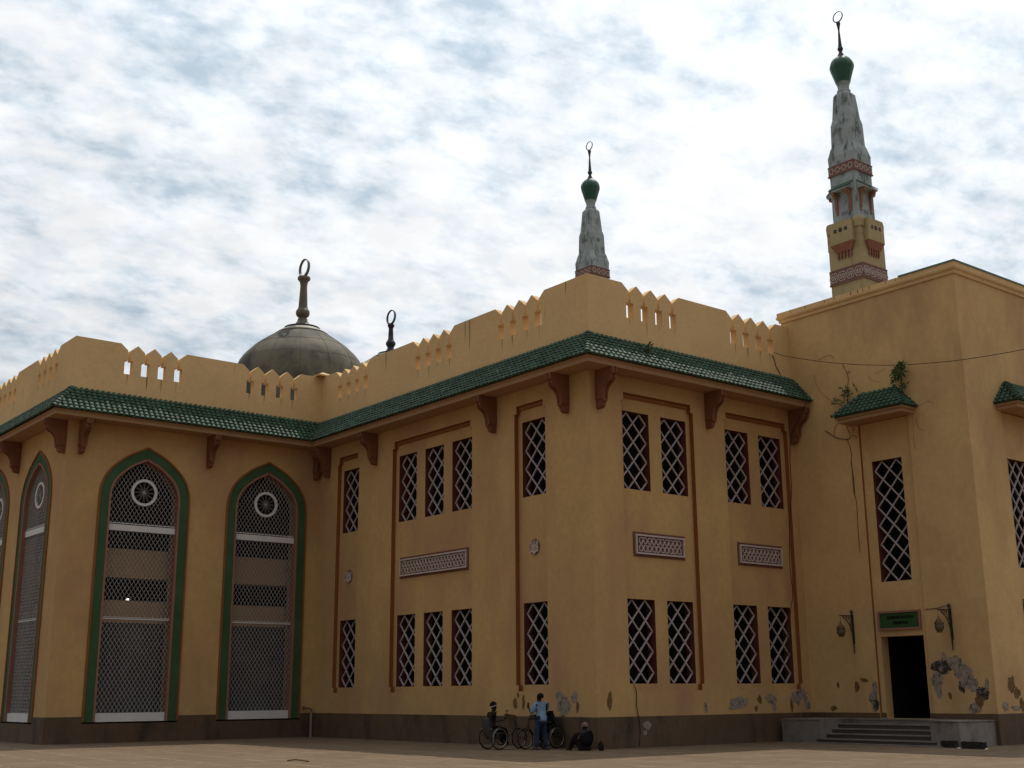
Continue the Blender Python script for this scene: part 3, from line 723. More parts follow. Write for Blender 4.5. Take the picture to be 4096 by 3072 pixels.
# door
dr=MB(); a,b=-4.74,-3.06
dr.face([W5(a,.1,.76),W5(a,.5,.76),W5(a,.5,3.49),W5(a,.1,3.49)]); dr.face([W5(b,.1,.76),W5(b,.1,3.49),W5(b,.5,3.49),W5(b,.5,.76)]); dr.face([W5(a,.1,3.49),W5(b,.1,3.49),W5(b,.5,3.49),W5(a,.5,3.49)]); dr.face([W5(a,.0,.775),W5(b,.0,.775),W5(b,.5,.775),W5(a,.5,.775)])
d_=obj('doorway',dr,m_blk,blk,fix=False)
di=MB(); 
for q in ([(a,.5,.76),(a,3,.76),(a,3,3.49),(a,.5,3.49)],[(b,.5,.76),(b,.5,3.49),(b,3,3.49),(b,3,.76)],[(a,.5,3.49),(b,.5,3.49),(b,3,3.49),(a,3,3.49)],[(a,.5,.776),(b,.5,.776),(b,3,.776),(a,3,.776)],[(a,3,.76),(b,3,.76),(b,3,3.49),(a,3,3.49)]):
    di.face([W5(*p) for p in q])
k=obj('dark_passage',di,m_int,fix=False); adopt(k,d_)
# windows
w5=window_proto('window',1.21,4.25,6.5); w5.parent=blk; w5.matrix_parent_inverse=Matrix.Translation(-blk.location); w5.location=put(W5,-3.875,.10,5.35); w5.rotation_euler=(0,0,-math.pi/2)
w6=window_proto('window',1.56,3.73,6,3); w6.parent=blk; w6.matrix_parent_inverse=Matrix.Translation(-blk.location); w6.location=put(W6,13.59,.10,5.67)
w7=window_proto('window',1.56,2.62,4,3); w7.parent=blk; w7.matrix_parent_inverse=Matrix.Translation(-blk.location); w7.location=put(W6,13.59,.10,2.0)
# awnings (tiled hoods)
def hood(f,c):
    sg=MB(); n=0; OF=.80
    def P(u,o_,z): return f(u,-o_,z)
    # slab
    sl=MB()
    for z0,z1,o_,w_ in ((11.0,11.13,.78,1.33),(11.13,11.2,.84,1.39)):
        sl.box(P(c-w_,-.0,z0),P(c+w_,o_,z1))
    s_=obj('hood_slab',sl,m_soff,blk)
    r=MB(); E=.90; z0,z1=11.215,12.06; HW=1.42; TW=.62
    # body under tiles
    r.mesh([P(c-HW,0,z0),P(c-HW,E,z0),P(c+HW,E,z0),P(c+HW,0,z0),P(c-TW,0,z1),P(c+TW,0,z1),P(c-TW,.05,z1),P(c+TW,.05,z1)],[(0,1,6,4),(1,2,7,6),(2,3,5,7),(4,6,7,5),(0,3,2,1)])
    # front slope tiles
    def slope(pa,pb,pc,pd,pitch=.2,course=.19,seed=3):
        """quad: pa,pb eave left/right ; pd,pc top left/right"""
        rn=random.Random(seed); pa,pb,pc,pd=map(Vector,(pa,pb,pc,pd)); ed=(pb-pa).normalized(); nrm=(pb-pa).cross(pd-pa).normalized()
        if nrm.z<0: nrm=-nrm
        up=nrm.cross(ed); 
        if up.z<0: up=-up
        H=(pd-pa).dot(up); nj=max(1,round(H/course)); W_=(pb-pa).length
        for j in range(nj):
            t=(j+.5)/nj; l=(pd-pa).dot(ed)*t; rr=W_+((pc-pb).dot(ed))*t
            k=int(W_/pitch)+1
            for i in range(k+1):
                u=i*pitch
                if u<l-.02 or u>rr+.02: continue
                R_t=.078*rn.uniform(.93,1.06); vs=[]; lift=rn.uniform(.02,.035)
                for s_,h,r_ in ((j*H/nj-.02,lift,R_t),((j+1)*H/nj+.03,0,R_t*.82)):
                    o_=pa+ed*u+up*s_
                    for q in range(7):
                        an=math.pi*q/6; vs.append(o_+ed*math.cos(an)*r_*1.15+nrm*(math.sin(an)*r_+h))
                vs.append(pa+ed*u+up*(j*H/nj-.02)); r.mesh(vs,[(q,q+1,q+8,q+7) for q in range(6)]+[(14,q+1,q) for q in range(6)])
    slope(P(c-HW,E,z0),P(c+HW,E,z0),P(c+TW,.05,z1),P(c-TW,.05,z1))
    slope(P(c-HW,0,z0),P(c-HW,E,z0),P(c-TW,.05,z1),P(c-TW,0,z1)); slope(P(c+HW,E,z0),P(c+HW,0,z0),P(c+TW,0,z1),P(c+TW,.05,z1))
    hip_tiles(P(c-HW,E,z0),P(c-TW,.05,z1),r,7,.10); hip_tiles(P(c+HW,E,z0),P(c+TW,.05,z1),r,7,.10)
    o=obj('tiled_hood',r,m_tile,blk,fix=False)
hood(W5,-3.9); hood(W6,C6)
m_mouldshade=mat('mould_and_opening_shade',(.045,.038,.030),.95,.3,8,.1,col2=(.25,.20,.16),c2t=(.5,.62),c2s=7,bump=.5)  # mould on the plaster; also the painted shade of the minaret balcony openings
PK=((m_patch,blk,'bare_plaster_patch'),(m_patchd,blk,'stained_plaster_patch'),(m_mouldshade,blk,'mouldy_plaster_patch'))
for (u,z,ru,rz,s,kk) in [(-5.55,2.55,.16,.22,21,0),(-5.35,2.35,.30,.25,22,2),(-5.9,2.4,.25,.3,23,0),(-6.15,2.15,.30,.33,24,0),(-6.45,1.95,.22,.25,25,0),(-6.75,1.6,.20,.22,26,2),(-6.6,1.35,.17,.2,27,1),(-6.45,1.1,.2,.16,28,0),(-5.15,2.05,.18,.33,29,0),(-5.2,1.7,.1,.25,30,0),(-6.05,1.75,.1,.2,31,2),(-2.75,1.75,.10,.24,32,0),(-2.6,1.5,.16,.2,33,0),(-2.72,1.25,.13,.2,34,2),(-2.0,1.85,.10,.17,35,1),(-2.35,2.05,.16,.07,36,1),(-1.2,1.9,.05,.11,37,1),(-.95,1.1,.12,.09,38,1),(-6.95,1.85,.07,.2,39,0),(-5.6,1.55,.07,.1,40,1)]:
    blob(W5,u,z,ru,rz,s,*PK[kk],-.004-.0015*(s%5))
for (u,z,ru,rz,s,kk) in [(11.35,1.9,.18,.28,41,1),(11.7,1.6,.2,.16,42,1),(10.9,1.15,.18,.13,43,0),(11.9,1.25,.12,.2,44,1),(11.5,1.12,.3,.08,45,0)]:
    blob(W6,u,z,ru,rz,s,*PK[kk],-.004-.0015*(s%5))

# sign
sg=MB(); 
sg.box(W5(-4.66,.10,3.76),W5(-3.10,.06,4.28)); s_=obj('door_sign',sg,m_sign); tag(s_,'green sign reading ADMINISTRATION GENERALE in a pink frame over the dark doorway','sign')
fr=MB()
for (p,q) in (((-4.72,3.70),(-3.04,3.765)),((-4.72,4.275),(-3.04,4.34)),((-4.72,3.765),(-4.655,4.275)),((-3.105,3.765),(-3.04,4.275))): fr.box(W5(p[0],.099,p[1]),W5(q[0],.02,q[1]))
k=obj('frame',fr,m_pink); adopt(k,s_)
def text(body,size,loc,rot,mt,parent,ext=.004,name='lettering'):
    cu=bpy.data.curves.new(name,'FONT'); cu.body=body; cu.size=size; cu.extrude=ext; cu.align_x='CENTER'; cu.align_y='CENTER'; cu.offset=.006
    to=bpy.data.objects.new(name,cu); S.collection.objects.link(to); bpy.context.view_layer.update()
    me=bpy.data.meshes.new_from_object(to.evaluated_get(bpy.context.evaluated_depsgraph_get())); bpy.data.objects.remove(to)
    o=bpy.data.objects.new(name,me); S.collection.objects.link(o); me.materials.append(mt); o.location=loc; o.rotation_euler=rot; adopt(o,parent) if parent else None
    return o
text('ADMINISTRATION',.125,(DX+.052,-3.92,4.115),(R(90),0,R(-90)),m_text,s_); text('GENERALE',.125,(DX+.052,-3.92,3.935),(R(90),0,R(-90)),m_text,s_)

# ------------------------------------------------------------------ steps
stp=thing('entrance_steps',(8.35,-4,0),'grey marble podium with five steps leading up to the dark doorway','steps')
pdm=MB(); PX=8.35; PT=.775
pdm.box((9.62,-6.12,0),(DX-.04,-1.93,PT-.03)); pdm.box((PX,-1.93,0),(DX-.04,-.30,PT-.03)); pdm.box((PX,-7.12,0),(DX-.04,-6.12,PT-.03))
obj('podium',pdm,m_marble,stp)
cap=MB(); cap.box((PX-.03,-1.93,PT-.03),(DX-.04,-.28,PT)); cap.box((PX-.03,-7.15,PT-.03),(DX-.04,-6.12,PT)); cap.box((9.58,-6.12,PT-.03),(DX-.04,-1.93,PT)); obj('podium_cap',cap,m_marble,stp)
XS=[9.30,8.97,8.64,8.31]
for i,x in enumerate(XS):
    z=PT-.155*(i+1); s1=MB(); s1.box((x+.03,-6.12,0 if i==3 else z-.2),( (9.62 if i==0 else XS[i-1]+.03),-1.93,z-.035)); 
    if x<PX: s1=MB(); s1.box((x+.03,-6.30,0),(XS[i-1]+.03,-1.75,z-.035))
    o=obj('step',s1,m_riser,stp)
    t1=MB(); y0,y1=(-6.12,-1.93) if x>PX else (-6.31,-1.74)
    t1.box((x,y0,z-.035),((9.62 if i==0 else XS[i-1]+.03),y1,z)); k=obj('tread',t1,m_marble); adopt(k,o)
bs=MB(); bs.box((8.0,-6.75,0),(8.34,-1.3,.03)); obj('base_slab',bs,m_marble,stp)

# ------------------------------------------------------------------ wall lanterns
def lantern(y,label):
    x0=DX; t=thing('wall_lantern',(x0,y,3.0),label,'lantern','wrought iron lanterns beside the doorway')
    br=MB(); br.tube([(x0-.05,y,2.95),(x0-.06,y,3.4),(x0-.07,y,4.0),(x0-.07,y,4.34)],[.015,.03,.035,.03],8)
    br.tube([(x0-.07,y,4.25),(x0-.75,y,4.25)],.018,6); br.lathe((x0-.07,y,4.34),[(.02,0),(.05,.02),(.055,.06),(.03,.1),(.005,.12)],10)
    br.tube([(x0-.07,y,3.6),(x0-.16,y,3.8),(x0-.22,y,3.95),(x0-.34,y,4.06),(x0-.5,y,4.13),(x0-.62,y,4.24)],.016,6)
    for cx_,cz_,r_ in ((.17,4.14,.07),(.30,4.15,.055),(.42,4.18,.045),(.14,3.98,.045)):
        br.tube([(x0-cx_+r_*math.cos(a),y,cz_+r_*math.sin(a)) for a in [k*.6 for k in range(10)]],.011,5,close=False)
    for cx_ in (.1,.24,.36,.5): br.tube([(x0-cx_,y,4.25),(x0-cx_-.02,y,4.15-.1*(.5-cx_))],.010,5)
    br.box((x0-.02,y-.03,3.3),(x0-.0,y+.03,4.3))
    obj('arm',br,m_iron,t)
    X=x0-.72
    ch=MB(); ch.tube([(X,y,4.24),(X,y,4.05)],.007,5); ch.lathe((X,y,4.0),[(.012,0),(.03,.02),(.012,.06)],8); obj('hanger',ch,m_rustiron,t)
    tp=MB(); tp.lathe((X,y,0),[(.02,4.02),(.03,3.98),(.055,3.95),(.085,3.90),(.11,3.88),(.115,3.85),(.145,3.84),(.15,3.80),(.14,3.79)],8); obj('canopy',tp,m_rustiron,t)
    bd=MB(); bd.lathe((X,y,0),[(.118,3.79),(.125,3.78),(.14,3.70),(.125,3.62),(.10,3.60)],8); b_=obj('glass_body',bd,m_lglass,t)
    rb=MB()
    for k in range(8):
        a=2*math.pi*k/8; c,s=math.cos(a),math.sin(a); rb.tube([(X+.122*c,y+.122*s,3.795),(X+.146*c,y+.146*s,3.70),(X+.122*c,y+.122*s,3.60)],.009,5)
    rb.lathe((X,y,0),[(.155,3.79),(.158,3.775),(.15,3.765)],8); rb.lathe((X,y,0),[(.13,3.61),(.14,3.60),(.10,3.57),(.09,3.55),(.11,3.53),(.11,3.51),(.03,3.50)],8)
    obj('cage',rb,m_rustiron,t)
lantern(-2.04,'hanging lantern on iron bracket, left of the doorway'); lantern(-5.89,'hanging lantern on iron bracket, right of the doorway above the peeling plaster')

# ------------------------------------------------------------------ cables
def pix(px,py,ax,v):
    r=F_*4884.27+R_*(px-2048)-U_*(py-1536); t=(v-CP[ax])/r[ax]; return CP+r*t
def smooth_pts(P,n=6):
    P=[Vector(p) for p in P]; out_=[]
    for i in range(len(P)-1):
        p0=P[max(i-1,0)];p1=P[i];p2=P[i+1];p3=P[min(i+2,len(P)-1)]
        for k in range(n):
            t=k/n; out_.append(.5*((2*p1)+(-p0+p2)*t+(2*p0-5*p1+4*p2-p3)*t*t+(-p0+3*p1-3*p2+p3)*t**3))
    out_.append(P[-1]); return out_
A_=Vector((9.5,-.03,14.20))
pts=[A_]+[Vector((9.75,pix(a,b,0,9.75).y,pix(a,b,0,9.75).z)) for a,b in ((3150,1426),(3300,1448),(3450,1459),(3590,1460),(3720,1452),(3840,1440),(3970,1420),(4110,1394),(4300,1350))]
c=MB(); c.tube(smooth_pts(pts),.012,5); tag(obj('overhead_cable',c,m_cable),'thin sagging cable strung from the battlements across the plain entrance block','cable')
def wcable(pl,label,r=.014):
    c=MB(); c.tube(smooth_pts(pl),r,5); return tag(obj('wall_cable',c,m_cable),label,'cable')
g4=lambda a,b,d=0: W4(pix(a,b,1,d)[0],d,pix(a,b,1,d)[2])
wcable([g4(3088,1421,-.02),g4(3098,1440,-.02),g4(3104,1465,-.02),g4(3118,1490,-.02),g4(3127,1515,-.03),W4(10.02,-.50,12.88),W4(10.0,-.95,12.45),W4(10.0,-.97,12.1),W4(9.99,-.6,11.6),W4(10.0,-.2,11.0)]+[g4(a,b,-.03) for a,b in ((3160,1830),(3166,1960),(3160,2080),(3159,2250),(3171,2370),(3164,2430),(3158,2500),(3150,2560),(3156,2640))],'long dark cable hanging down the wall beside the corner with the entrance block')
wcable([g4(a,b,-.045) for a,b in ((2535,2738),(2546,2767),(2546,2812),(2549,2840),(2555,2871),(2561,2925),(2557,2985))],'short dark cable running from the lower window sill to the ground')
c3=MB(); c3.tube(smooth_pts([W5(-4.98,-.02,4.32),W5(-5.4,-.03,4.33),W5(-5.88,-.07,4.40)]),.012,5); tag(obj('lantern_cable',c3,m_cable),'short cable reaching the right hand lantern from above the door sign','cable')
# downpipe stub
pp_=MB(); pp_.tube([(-.16,17.36,0),(-.16,17.36,1.02)],.055,10); po=obj('standpipe',pp_,m_pipe); tag(po,'pale upright pipe with a bent top standing in the inner wall corner','pipe')
el=MB(); el.tube(smooth_pts([(-.16,17.36,1.0),(-.17,17.36,1.10),(-.25,17.42,1.14),(-.42,17.58,1.17)],3),.035,8); el.lathe((-.40,17.56,1.12),[(.05,0),(.07,.03),(.06,.09),(.03,.11)],8); k=obj('tap',el,m_rustiron); adopt(k,po)

# ------------------------------------------------------------------ plants on the wall
def leaf(mb,p,d,l,w,nrm):
    d=Vector(d).normalized(); s=d.cross(Vector(nrm)).normalized()*w/2; p=Vector(p); n_=Vector(nrm)*.12*l
    mb.face([p,p+d*l*.45+s+n_*.5,p+d*l,p+d*l*.45-s+n_*.5])
def climber(stem_px,leaf_px,label,seed,x=DX,r0=.022):
    rnd=random.Random(seed); P=[pix(a,b,0,x-.06-.02*i) for i,(a,b) in enumerate(stem_px)]
    t=thing('wall_plant',P[0],label,'plant'); sm=MB(); sm.tube(smooth_pts(P,4),[r0*(1-.6*i/(4*(len(P)-1))) for i in range(4*(len(P)-1)+1)],6)
    lf=MB()
    for a,b,n,sp,ll in leaf_px:
        c=pix(a,b,0,x-.14); 
        near=min(P,key=lambda q:(q-c).length); sm.tube([near,c],.008,5)
        for k in range(n):
            o=c+Vector((rnd.uniform(-.15,.05),rnd.gauss(0,sp),rnd.gauss(0,sp)))
            for j in range(4):
                a_=rnd.uniform(0,6.28); leaf(lf,o,(rnd.uniform(-.5,.1),math.cos(a_),math.sin(a_)-.6),ll*rnd.uniform(.7,1.2),ll*.3,(-1,rnd.uniform(-.4,.4),rnd.uniform(-.2,.6)))
    obj('stem',sm,m_stem,t); obj('leaves',lf,m_leaf,t,fix=False)
Z=lambda a,b:(3300+a*.2411,1450+b*.2411)
climber([Z(1282,500),Z(1280,400),Z(1275,300),Z(1268,200),Z(1262,110)],[(*Z(1250,70),7,.11,.22),(*Z(1280,110),6,.11,.24),(*Z(1230,140),5,.08,.22),(*Z(1290,170),5,.10,.25),(*Z(1190,240),3,.05,.25),(*Z(1200,365),2,.07,.22),(*Z(1335,345),4,.07,.22)],'leafy green plant sprouting upright above the tiled door hood, right end',3)
climber([Z(375,720),Z(375,620),Z(385,540),Z(395,470)],[(*Z(355,450),3,.07,.2),(*Z(430,480),5,.10,.22),(*Z(190,640),3,.1,.18),(*Z(180,680),2,.08,.16),(*Z(290,540),2,.06,.15)],'small green plant with spreading leaves growing at the left end of the tiled door hood',4)
vs=MB(); rnd=random.Random(11)
def vine(pts,r=.012):
    P=[]
    for a,b in pts: P.append(pix(a+rnd.uniform(-1,1),b,0,DX-.02))
    vs.tube(smooth_pts(P,4),r*.62,5)
vine([Z(370,420),Z(385,280),Z(365,190),Z(330,110),Z(290,20)],.016); vine([Z(365,190),Z(400,160),Z(430,150)]); vine([Z(370,180),Z(405,90)],.007)
vine([Z(0,1130),Z(80,1175),Z(170,1240),Z(250,1262),Z(340,1275),Z(400,1265)],.022); vine([Z(400,1265),Z(440,1215),Z(500,1220),Z(530,1260)],.016); vine([Z(370,1275),Z(395,1340),Z(425,1450),Z(445,1560),Z(440,1650),(3409,1880),(3415,1960),(3426,2010),(3432,2120),(3440,2210)],.016)
vine([Z(160,1240),Z(150,1150),Z(175,1060),Z(210,1000)]); vine([Z(420,1200),Z(380,1110),Z(350,1050)],.014); vine([Z(440,1180),Z(470,1100),Z(420,1040)],.010); vine([Z(300,750),Z(230,680),Z(180,640)]); vine([(3404,1850),(3412,1900),(3420,1990)],.02)
vine([Z(1500,730),Z(1590,700),Z(1700,640),Z(1800,680)],.006); vine([Z(1520,900),Z(1530,1010),Z(1560,1090),Z(1650,1135)],.007); vine([Z(1455,900),Z(1465,1200),Z(1490,1430)],.006); vine([Z(720,230),Z(770,290),Z(900,320)],.006); vine([Z(830,190),Z(1010,95)],.005); vine([(3272,1440),(3300,1425),(3322,1420),(3334,1433)],.009); vine([(3258,1500),(3263,1530),(3285,1570),(3320,1600)],.007)
tag(obj('dry_creeper',vs,m_stem,smooth=True),'dried brown creeper stems clinging around the left end of the tiled door hood','creeper')
wd=MB(); rnd=random.Random(2); c=Vector((2.15,-.5,12.95))
for k in range(26):
    a_=rnd.uniform(0,6.28); leaf(wd,c+Vector((rnd.gauss(0,.1),rnd.gauss(0,.08),rnd.gauss(0,.07))),(math.cos(a_),math.sin(a_),rnd.uniform(.2,1.2)),.22,.06,(0,-1,.3))
wdo=obj('roof_weed',wd,m_leaf,fix=False); tag(wdo,'small weed tuft growing on the green roof tiles near the outer corner','weed')

# ------------------------------------------------------------------ domes
def finial_ring(c,r,w,tk,mt,parent,name='crescent_ring'):
    """ring in a plane along y, opening up"""
    mb=MB(); n=40; b=0
    for k in range(n):
        a=2*math.pi*k/n; thick=tk*(1.25-.45*math.sin(a))
        for (rr,x) in ((r-thick,-w/2),(r,-w/2),(r,w/2),(r-thick,w/2)):
            mb.v.append((c[0]+x,c[1]+rr*math.cos(a),c[2]+rr*math.sin(a)))
    for k in range(n):
        for j in range(4):
            mb.f.append((k*4+j,k*4+(j+1)%4,((k+1)%n)*4+(j+1)%4,((k+1)%n)*4+j))
    return obj(name,mb,mt,parent)
def dome(px,py_collar,depth,label,mt,mtl,mtf,fin,scale=1):
    r=F_*4884.27+R_*(px-2048)-U_*(py_collar-1536); P=CP+r*(depth/4884.27)
    t=thing('dome',(P.x,P.y,13.9),label,'dome'); z=P.z
    prof=[(4.45,13.9-z),(4.45,-4.7),(4.42,-4.2),(4.40,-3.6),(4.28,-3.0),(4.03,-2.4),(3.66,-1.86),(3.15,-1.36),(2.55,-.88),(1.85,-.42),(1.30,-.12),(1.05,-.02)]
    # smooth profile
    pr=[]
    Q=[Vector((a,b,0)) for a,b in prof[2:]]
    pr=[(prof[0][0]*scale,prof[0][1]),(prof[1][0]*scale,prof[1][1]*scale)]+[(v.x*scale,v.y*scale) for v in smooth_pts(Q,3)]
    d=MB(); d.lathe((P.x,P.y,z),pr,56); o=obj('shell',d,mt,t,smooth=True)
    sm=MB()
    for k in range(14):
        a=2*math.pi*k/14+.16; sm.tube([(P.x+(q_[0]+.008)*math.cos(a),P.y+(q_[0]+.008)*math.sin(a),z+q_[1]) for q_ in pr[2:]],.009*scale,4)
    for rr,zz_ in ((3.17,-1.36),(4.05,-2.4)):
        sm.tube([(P.x+(rr*scale+.01)*math.cos(a),P.y+(rr*scale+.01)*math.sin(a),z+zz_*scale) for a in [2*math.pi*k/48 for k in range(48)]],.008*scale,4,close=True)
    k=obj('seam',sm,mt); adopt(k,o)
    cl=MB(); cl.lathe((P.x,P.y,z),[(1.86*scale,-.39*scale),(1.60*scale,-.20*scale),(1.30*scale,-.02),(1.12*scale,.06*scale),(1.0*scale,.07*scale)],40); obj('collar',cl,mtl,t,smooth=True)
    rm=MB(); rm.lathe((P.x,P.y,z),[(1.0*scale,.04*scale),(1.20*scale,.06*scale),(1.20*scale,.14*scale),(.98*scale,.17*scale)],40); obj('rim',rm,m_find,t)
    fin(t,P,z)
def fin_main(t,P,z):
    f=MB(); pr=[(1.0,.15),(.75,.26),(.5,.42),(.36,.62),(.32,.74),(.33,.78),(.29,.80),(.29,.92)]
    f.lathe((P.x,P.y,z),pr,28); obj('finial_base',f,m_fin,t,smooth=True)
    f=MB(); f.lathe((P.x,P.y,z),[(.30,.92),(.41,1.02),(.47,1.16),(.46,1.34),(.38,1.48),(.34,1.52),(.34,1.58),(.31,1.60)]+[(.31-.08*i/5,1.60+1.52*i/5) for i in range(1,6)]+[(.24,3.16),(.24,3.2),(.26,3.35),(.33,3.52),(.42,3.60),(.43,3.62),(.43,3.76),(.40,3.80)],28); obj('finial_shaft',f,m_fin,t,smooth=False)
    finial_ring((P.x,P.y,z+3.80+.64),.65,.16,.07,m_fin,t)
def fin_small(t,P,z):
    k=.80
    f=MB(); f.lathe((P.x,P.y,z),[(.95,.13),(.70,.22),(.40,.42),(.29,.60),(.27,.72),(.33,.82),(.41,.95),(.42,1.1),(.34,1.26),(.26,1.34),(.27,1.40),(.23,1.42),(.22,1.8),(.19,2.35),(.19,2.44),(.23,2.46),(.23,2.58),(.29,2.60),(.29,2.74),(.2,2.76)],24); obj('finial_shaft',f,m_find,t,smooth=True)
    finial_ring((P.x,P.y,z+2.76+.64),.66,.14,.085,m_find,t)
dome(900+.3617*853,1000+.3617*890,82.4,'large weathered grey metal dome with olive finial and ring above the arched wing',m_dome,m_domel,m_fin,fin_main)
dome(900+.3617*1830,1000+.3617*1168,104,'second dome almost hidden by the battlements, with a thin black ring finial',m_domel,m_domel,m_find,fin_small,.9)

# ------------------------------------------------------------------ minarets
def sq(c,h,z0,z1,mb,h1=None,ch=0):
    """square prism (half width h at z0, h1 at z1) with chamfer ch"""
    h1=h if h1 is None else h1; vs=[]
    for hh,z,cc in ((h,z0,ch),(h1,z1,ch*h1/h)):
        if ch: P=[(-hh+cc,-hh),(hh-cc,-hh),(hh,-hh+cc),(hh,hh-cc),(hh-cc,hh),(-hh+cc,hh),(-hh,hh-cc),(-hh,-hh+cc)]
        else: P=[(-hh,-hh),(hh,-hh),(hh,hh),(-hh,hh)]
        vs+=[(c[0]+x,c[1]+y,z) for x,y in P]
    n=len(vs)//2
    mb.mesh(vs,[tuple(reversed(range(n))),tuple(range(n,2*n))]+[(i,(i+1)%n,n+(i+1)%n,n+i) for i in range(n)])
def rotz(p,c,k):
    x,y=p[0]-c[0],p[1]-c[1]
    for _ in range(k): x,y=-y,x
    return (c[0]+x,c[1]+y,p[2])
def four(mb_fn,c):
    """builds geometry for the -y face then rotates it to the four faces; mb_fn(add) with local (u,out,z)"""
    mb=MB(); mb_fn(mb); return (mb,c)
def obj4(name,mc,mt,parent,sub=False):
    mb,c=mc; o=obj(name,mb,mt); r_=[]
    for k in range(4):
        q=o if k==0 else o.copy()
        if k: S.collection.objects.link(q)
        q.location=(c[0],c[1],0); q.rotation_euler=(0,0,k*math.pi/2)
        if sub: q.parent=parent; q.matrix_parent_inverse=Matrix.Identity(4); q.location=(c[0],c[1],0)
        else: q.parent=parent; q.matrix_parent_inverse=Matrix.Translation(-parent.location)
        r_.append(q)
    return r_
def minaret(x,y,label):
    c=(x,y); t=thing('minaret',(x,y,0),label,'minaret','twin minarets behind the mosque')
    a=1.55; b=1.20
    s=MB(); sq(c,a,0,37.2,s); obj('shaft',s,m_myel,t)
    # lower band with hexagon chain
    bd=MB(); sq(c,a+.06,33.26,34.45,bd); b_=obj('lower_band',bd,m_mred,t)
    def chain(mb):
        o=-(a+.06)-.02; n=4; p=2*(a+.03)/n; zc=33.84
        def ln(p1,p2,w=.055): mb.bar((p1[0],o,p1[1]),(p2[0],o,p2[1]),w,.05,up=(0,1,0))
        for i in range(n):
            u=-(a+.03)+i*p; h=.36
            P=[(u,zc),(u+p*.22,zc+h),(u+p*.78,zc+h),(u+p,zc),(u+p*.78,zc-h),(u+p*.22,zc-h)]
            for k in range(6): ln(P[k],P[(k+1)%6])
            ln((u+p*.40,zc+.2),(u+p*.40,zc-.2)); ln((u+p*.60,zc+.2),(u+p*.60,zc-.2)); ln((u+p*.40,zc+.22),(u+p*.2,zc+.02)); ln((u+p*.40,zc-.22),(u+p*.2,zc)); ln((u+p*.60,zc+.22),(u+p*.8,zc+.02)); ln((u+p*.60,zc-.22),(u+p*.8,zc)); ln((u+p*.4,zc),(u+p*.6,zc),.04)
    obj4('chain_relief',four(chain,c),m_frame,b_,True)
    mo=MB(); sq(c,a+.10,33.22,33.34,mo); sq(c,a+.08,34.40,34.48,mo); k=obj('moulding',mo,m_mred); adopt(k,b_)
    # balcony
    bl=MB(); sq(c,a+.02,37.2,37.95,bl,ch=.0)
    bl=MB()
    def balc(mb):
        w=1.06; o0=-a+.02; o1=-a-.42
        mb.prism([(-w,36.45),(w,36.45),(w,38.15),(w-.1,38.15),(w-.1,38.30),(-w+.1,38.30),(-w+.1,38.15),(-w,38.15)],lambda p:(p[0],o0,p[1]),lambda p:(p[0],o1,p[1]))
    obj4('balcony',four(balc,c),m_myel,t)
    ct=MB(); sq(c,a+.03,37.0,38.1,ct); 
    for sx in (-1,1):
        for sy in (-1,1): ct.lathe((x+sx*(a-.25),y+sy*(a-.25),0),[(.42,37.6),(.46,38.2),(.40,38.45),(.2,38.55)],14)
    obj('balcony_core',ct,m_myel,t)
    hl=MB()
    def holes(mb):
        o=-a-.435
        for u in (-.5,.5): mb.box((u-.14,o,37.42),(u+.14,o+.05,37.72))
        n=14; mb.prism([(.19*math.cos(2*math.pi*i/n),37.58+.2*math.sin(2*math.pi*i/n)) for i in range(n)],lambda p:(p[0],o,p[1]),lambda p:(p[0],o+.05,p[1]))
    obj4('balcony_opening_shade',four(holes,c),m_mouldshade,t)  # dark plates on the balcony front, shade of the openings put into their colour
    def cons(mb):
        w=1.06
        # tapered pelmet under the balcony
        P0=[(-w,-a-.44),(w,-a-.44),(w,-a),(-w,-a)]; P1=[(-w+.28,-a-.16),(w-.28,-a-.16),(w-.28,-a),(-w+.28,-a)]
        mb.mesh([(p[0],p[1],36.44) for p in P0]+[(p[0],p[1],35.82) for p in P1],[(0,1,2,3),(7,6,5,4),(0,4,5,1),(1,5,6,2),(3,7,4,0),(2,6,7,3)])
        for i in range(5):
            u=-.62+i*.31; mb.box((u-.055,-a,35.35),(u+.055,-a-.16,35.83)); mb.box((u-.04,-a,35.22),(u+.04,-a-.08,35.35))
    obj4('console',four(cons,c),m_mora,t)
    # upper white shaft
    u=MB(); sq(c,b,37.5,43.6,u,ch=.06); obj('upper_shaft',u,m_mwhite,t)
    wn=MB()
    def wins(mb):
        mb.box((-.30,-b-.012,38.1),(.30,-b+.05,38.62))
    obj4('window',four(wins,c),m_glass,t)
    def bars(mb):
        mb.box((-.33,-b-.03,38.30),(.33,-b-.01,38.36)); mb.box((-.03,-b-.03,38.1),(.03,-b-.01,38.30)); mb.box((-.36,-b-.03,38.0),(-.30,-b-.0,38.66)); mb.box((.30,-b-.03,38.0),(.36,-b-.0,38.66))
    obj4('window_frame',four(bars,c),m_mwhite,t)
    def hood2(mb): mb.box((-.32,-b-.02,39.05),(.32,-b+.05,39.35))
    obj4('blind_recess',four(hood2,c),m_mgrey,t)
    def roundels(mb):
        F=lambda u_,d,z_:(u_,d,z_); mb.ring((0,40.2),.24,.30,F,-b-.035,-b+.01,24); mb.ring((0,40.2),.06,.14,F,-b-.035,-b+.01,16)
    obj4('roundel',four(roundels,c),m_mwhite,t)
    def can(mb):
        w=.98; z0=41.05; e=.60
        mb.prism([(0,z0),(e,z0),(e,z0+.14),(0,z0+.62)],lambda p:(-w,-b-p[0],p[1]),lambda p:(w,-b-p[0],p[1]))
    obj4('canopy',four(can,c),m_mwhite,t)
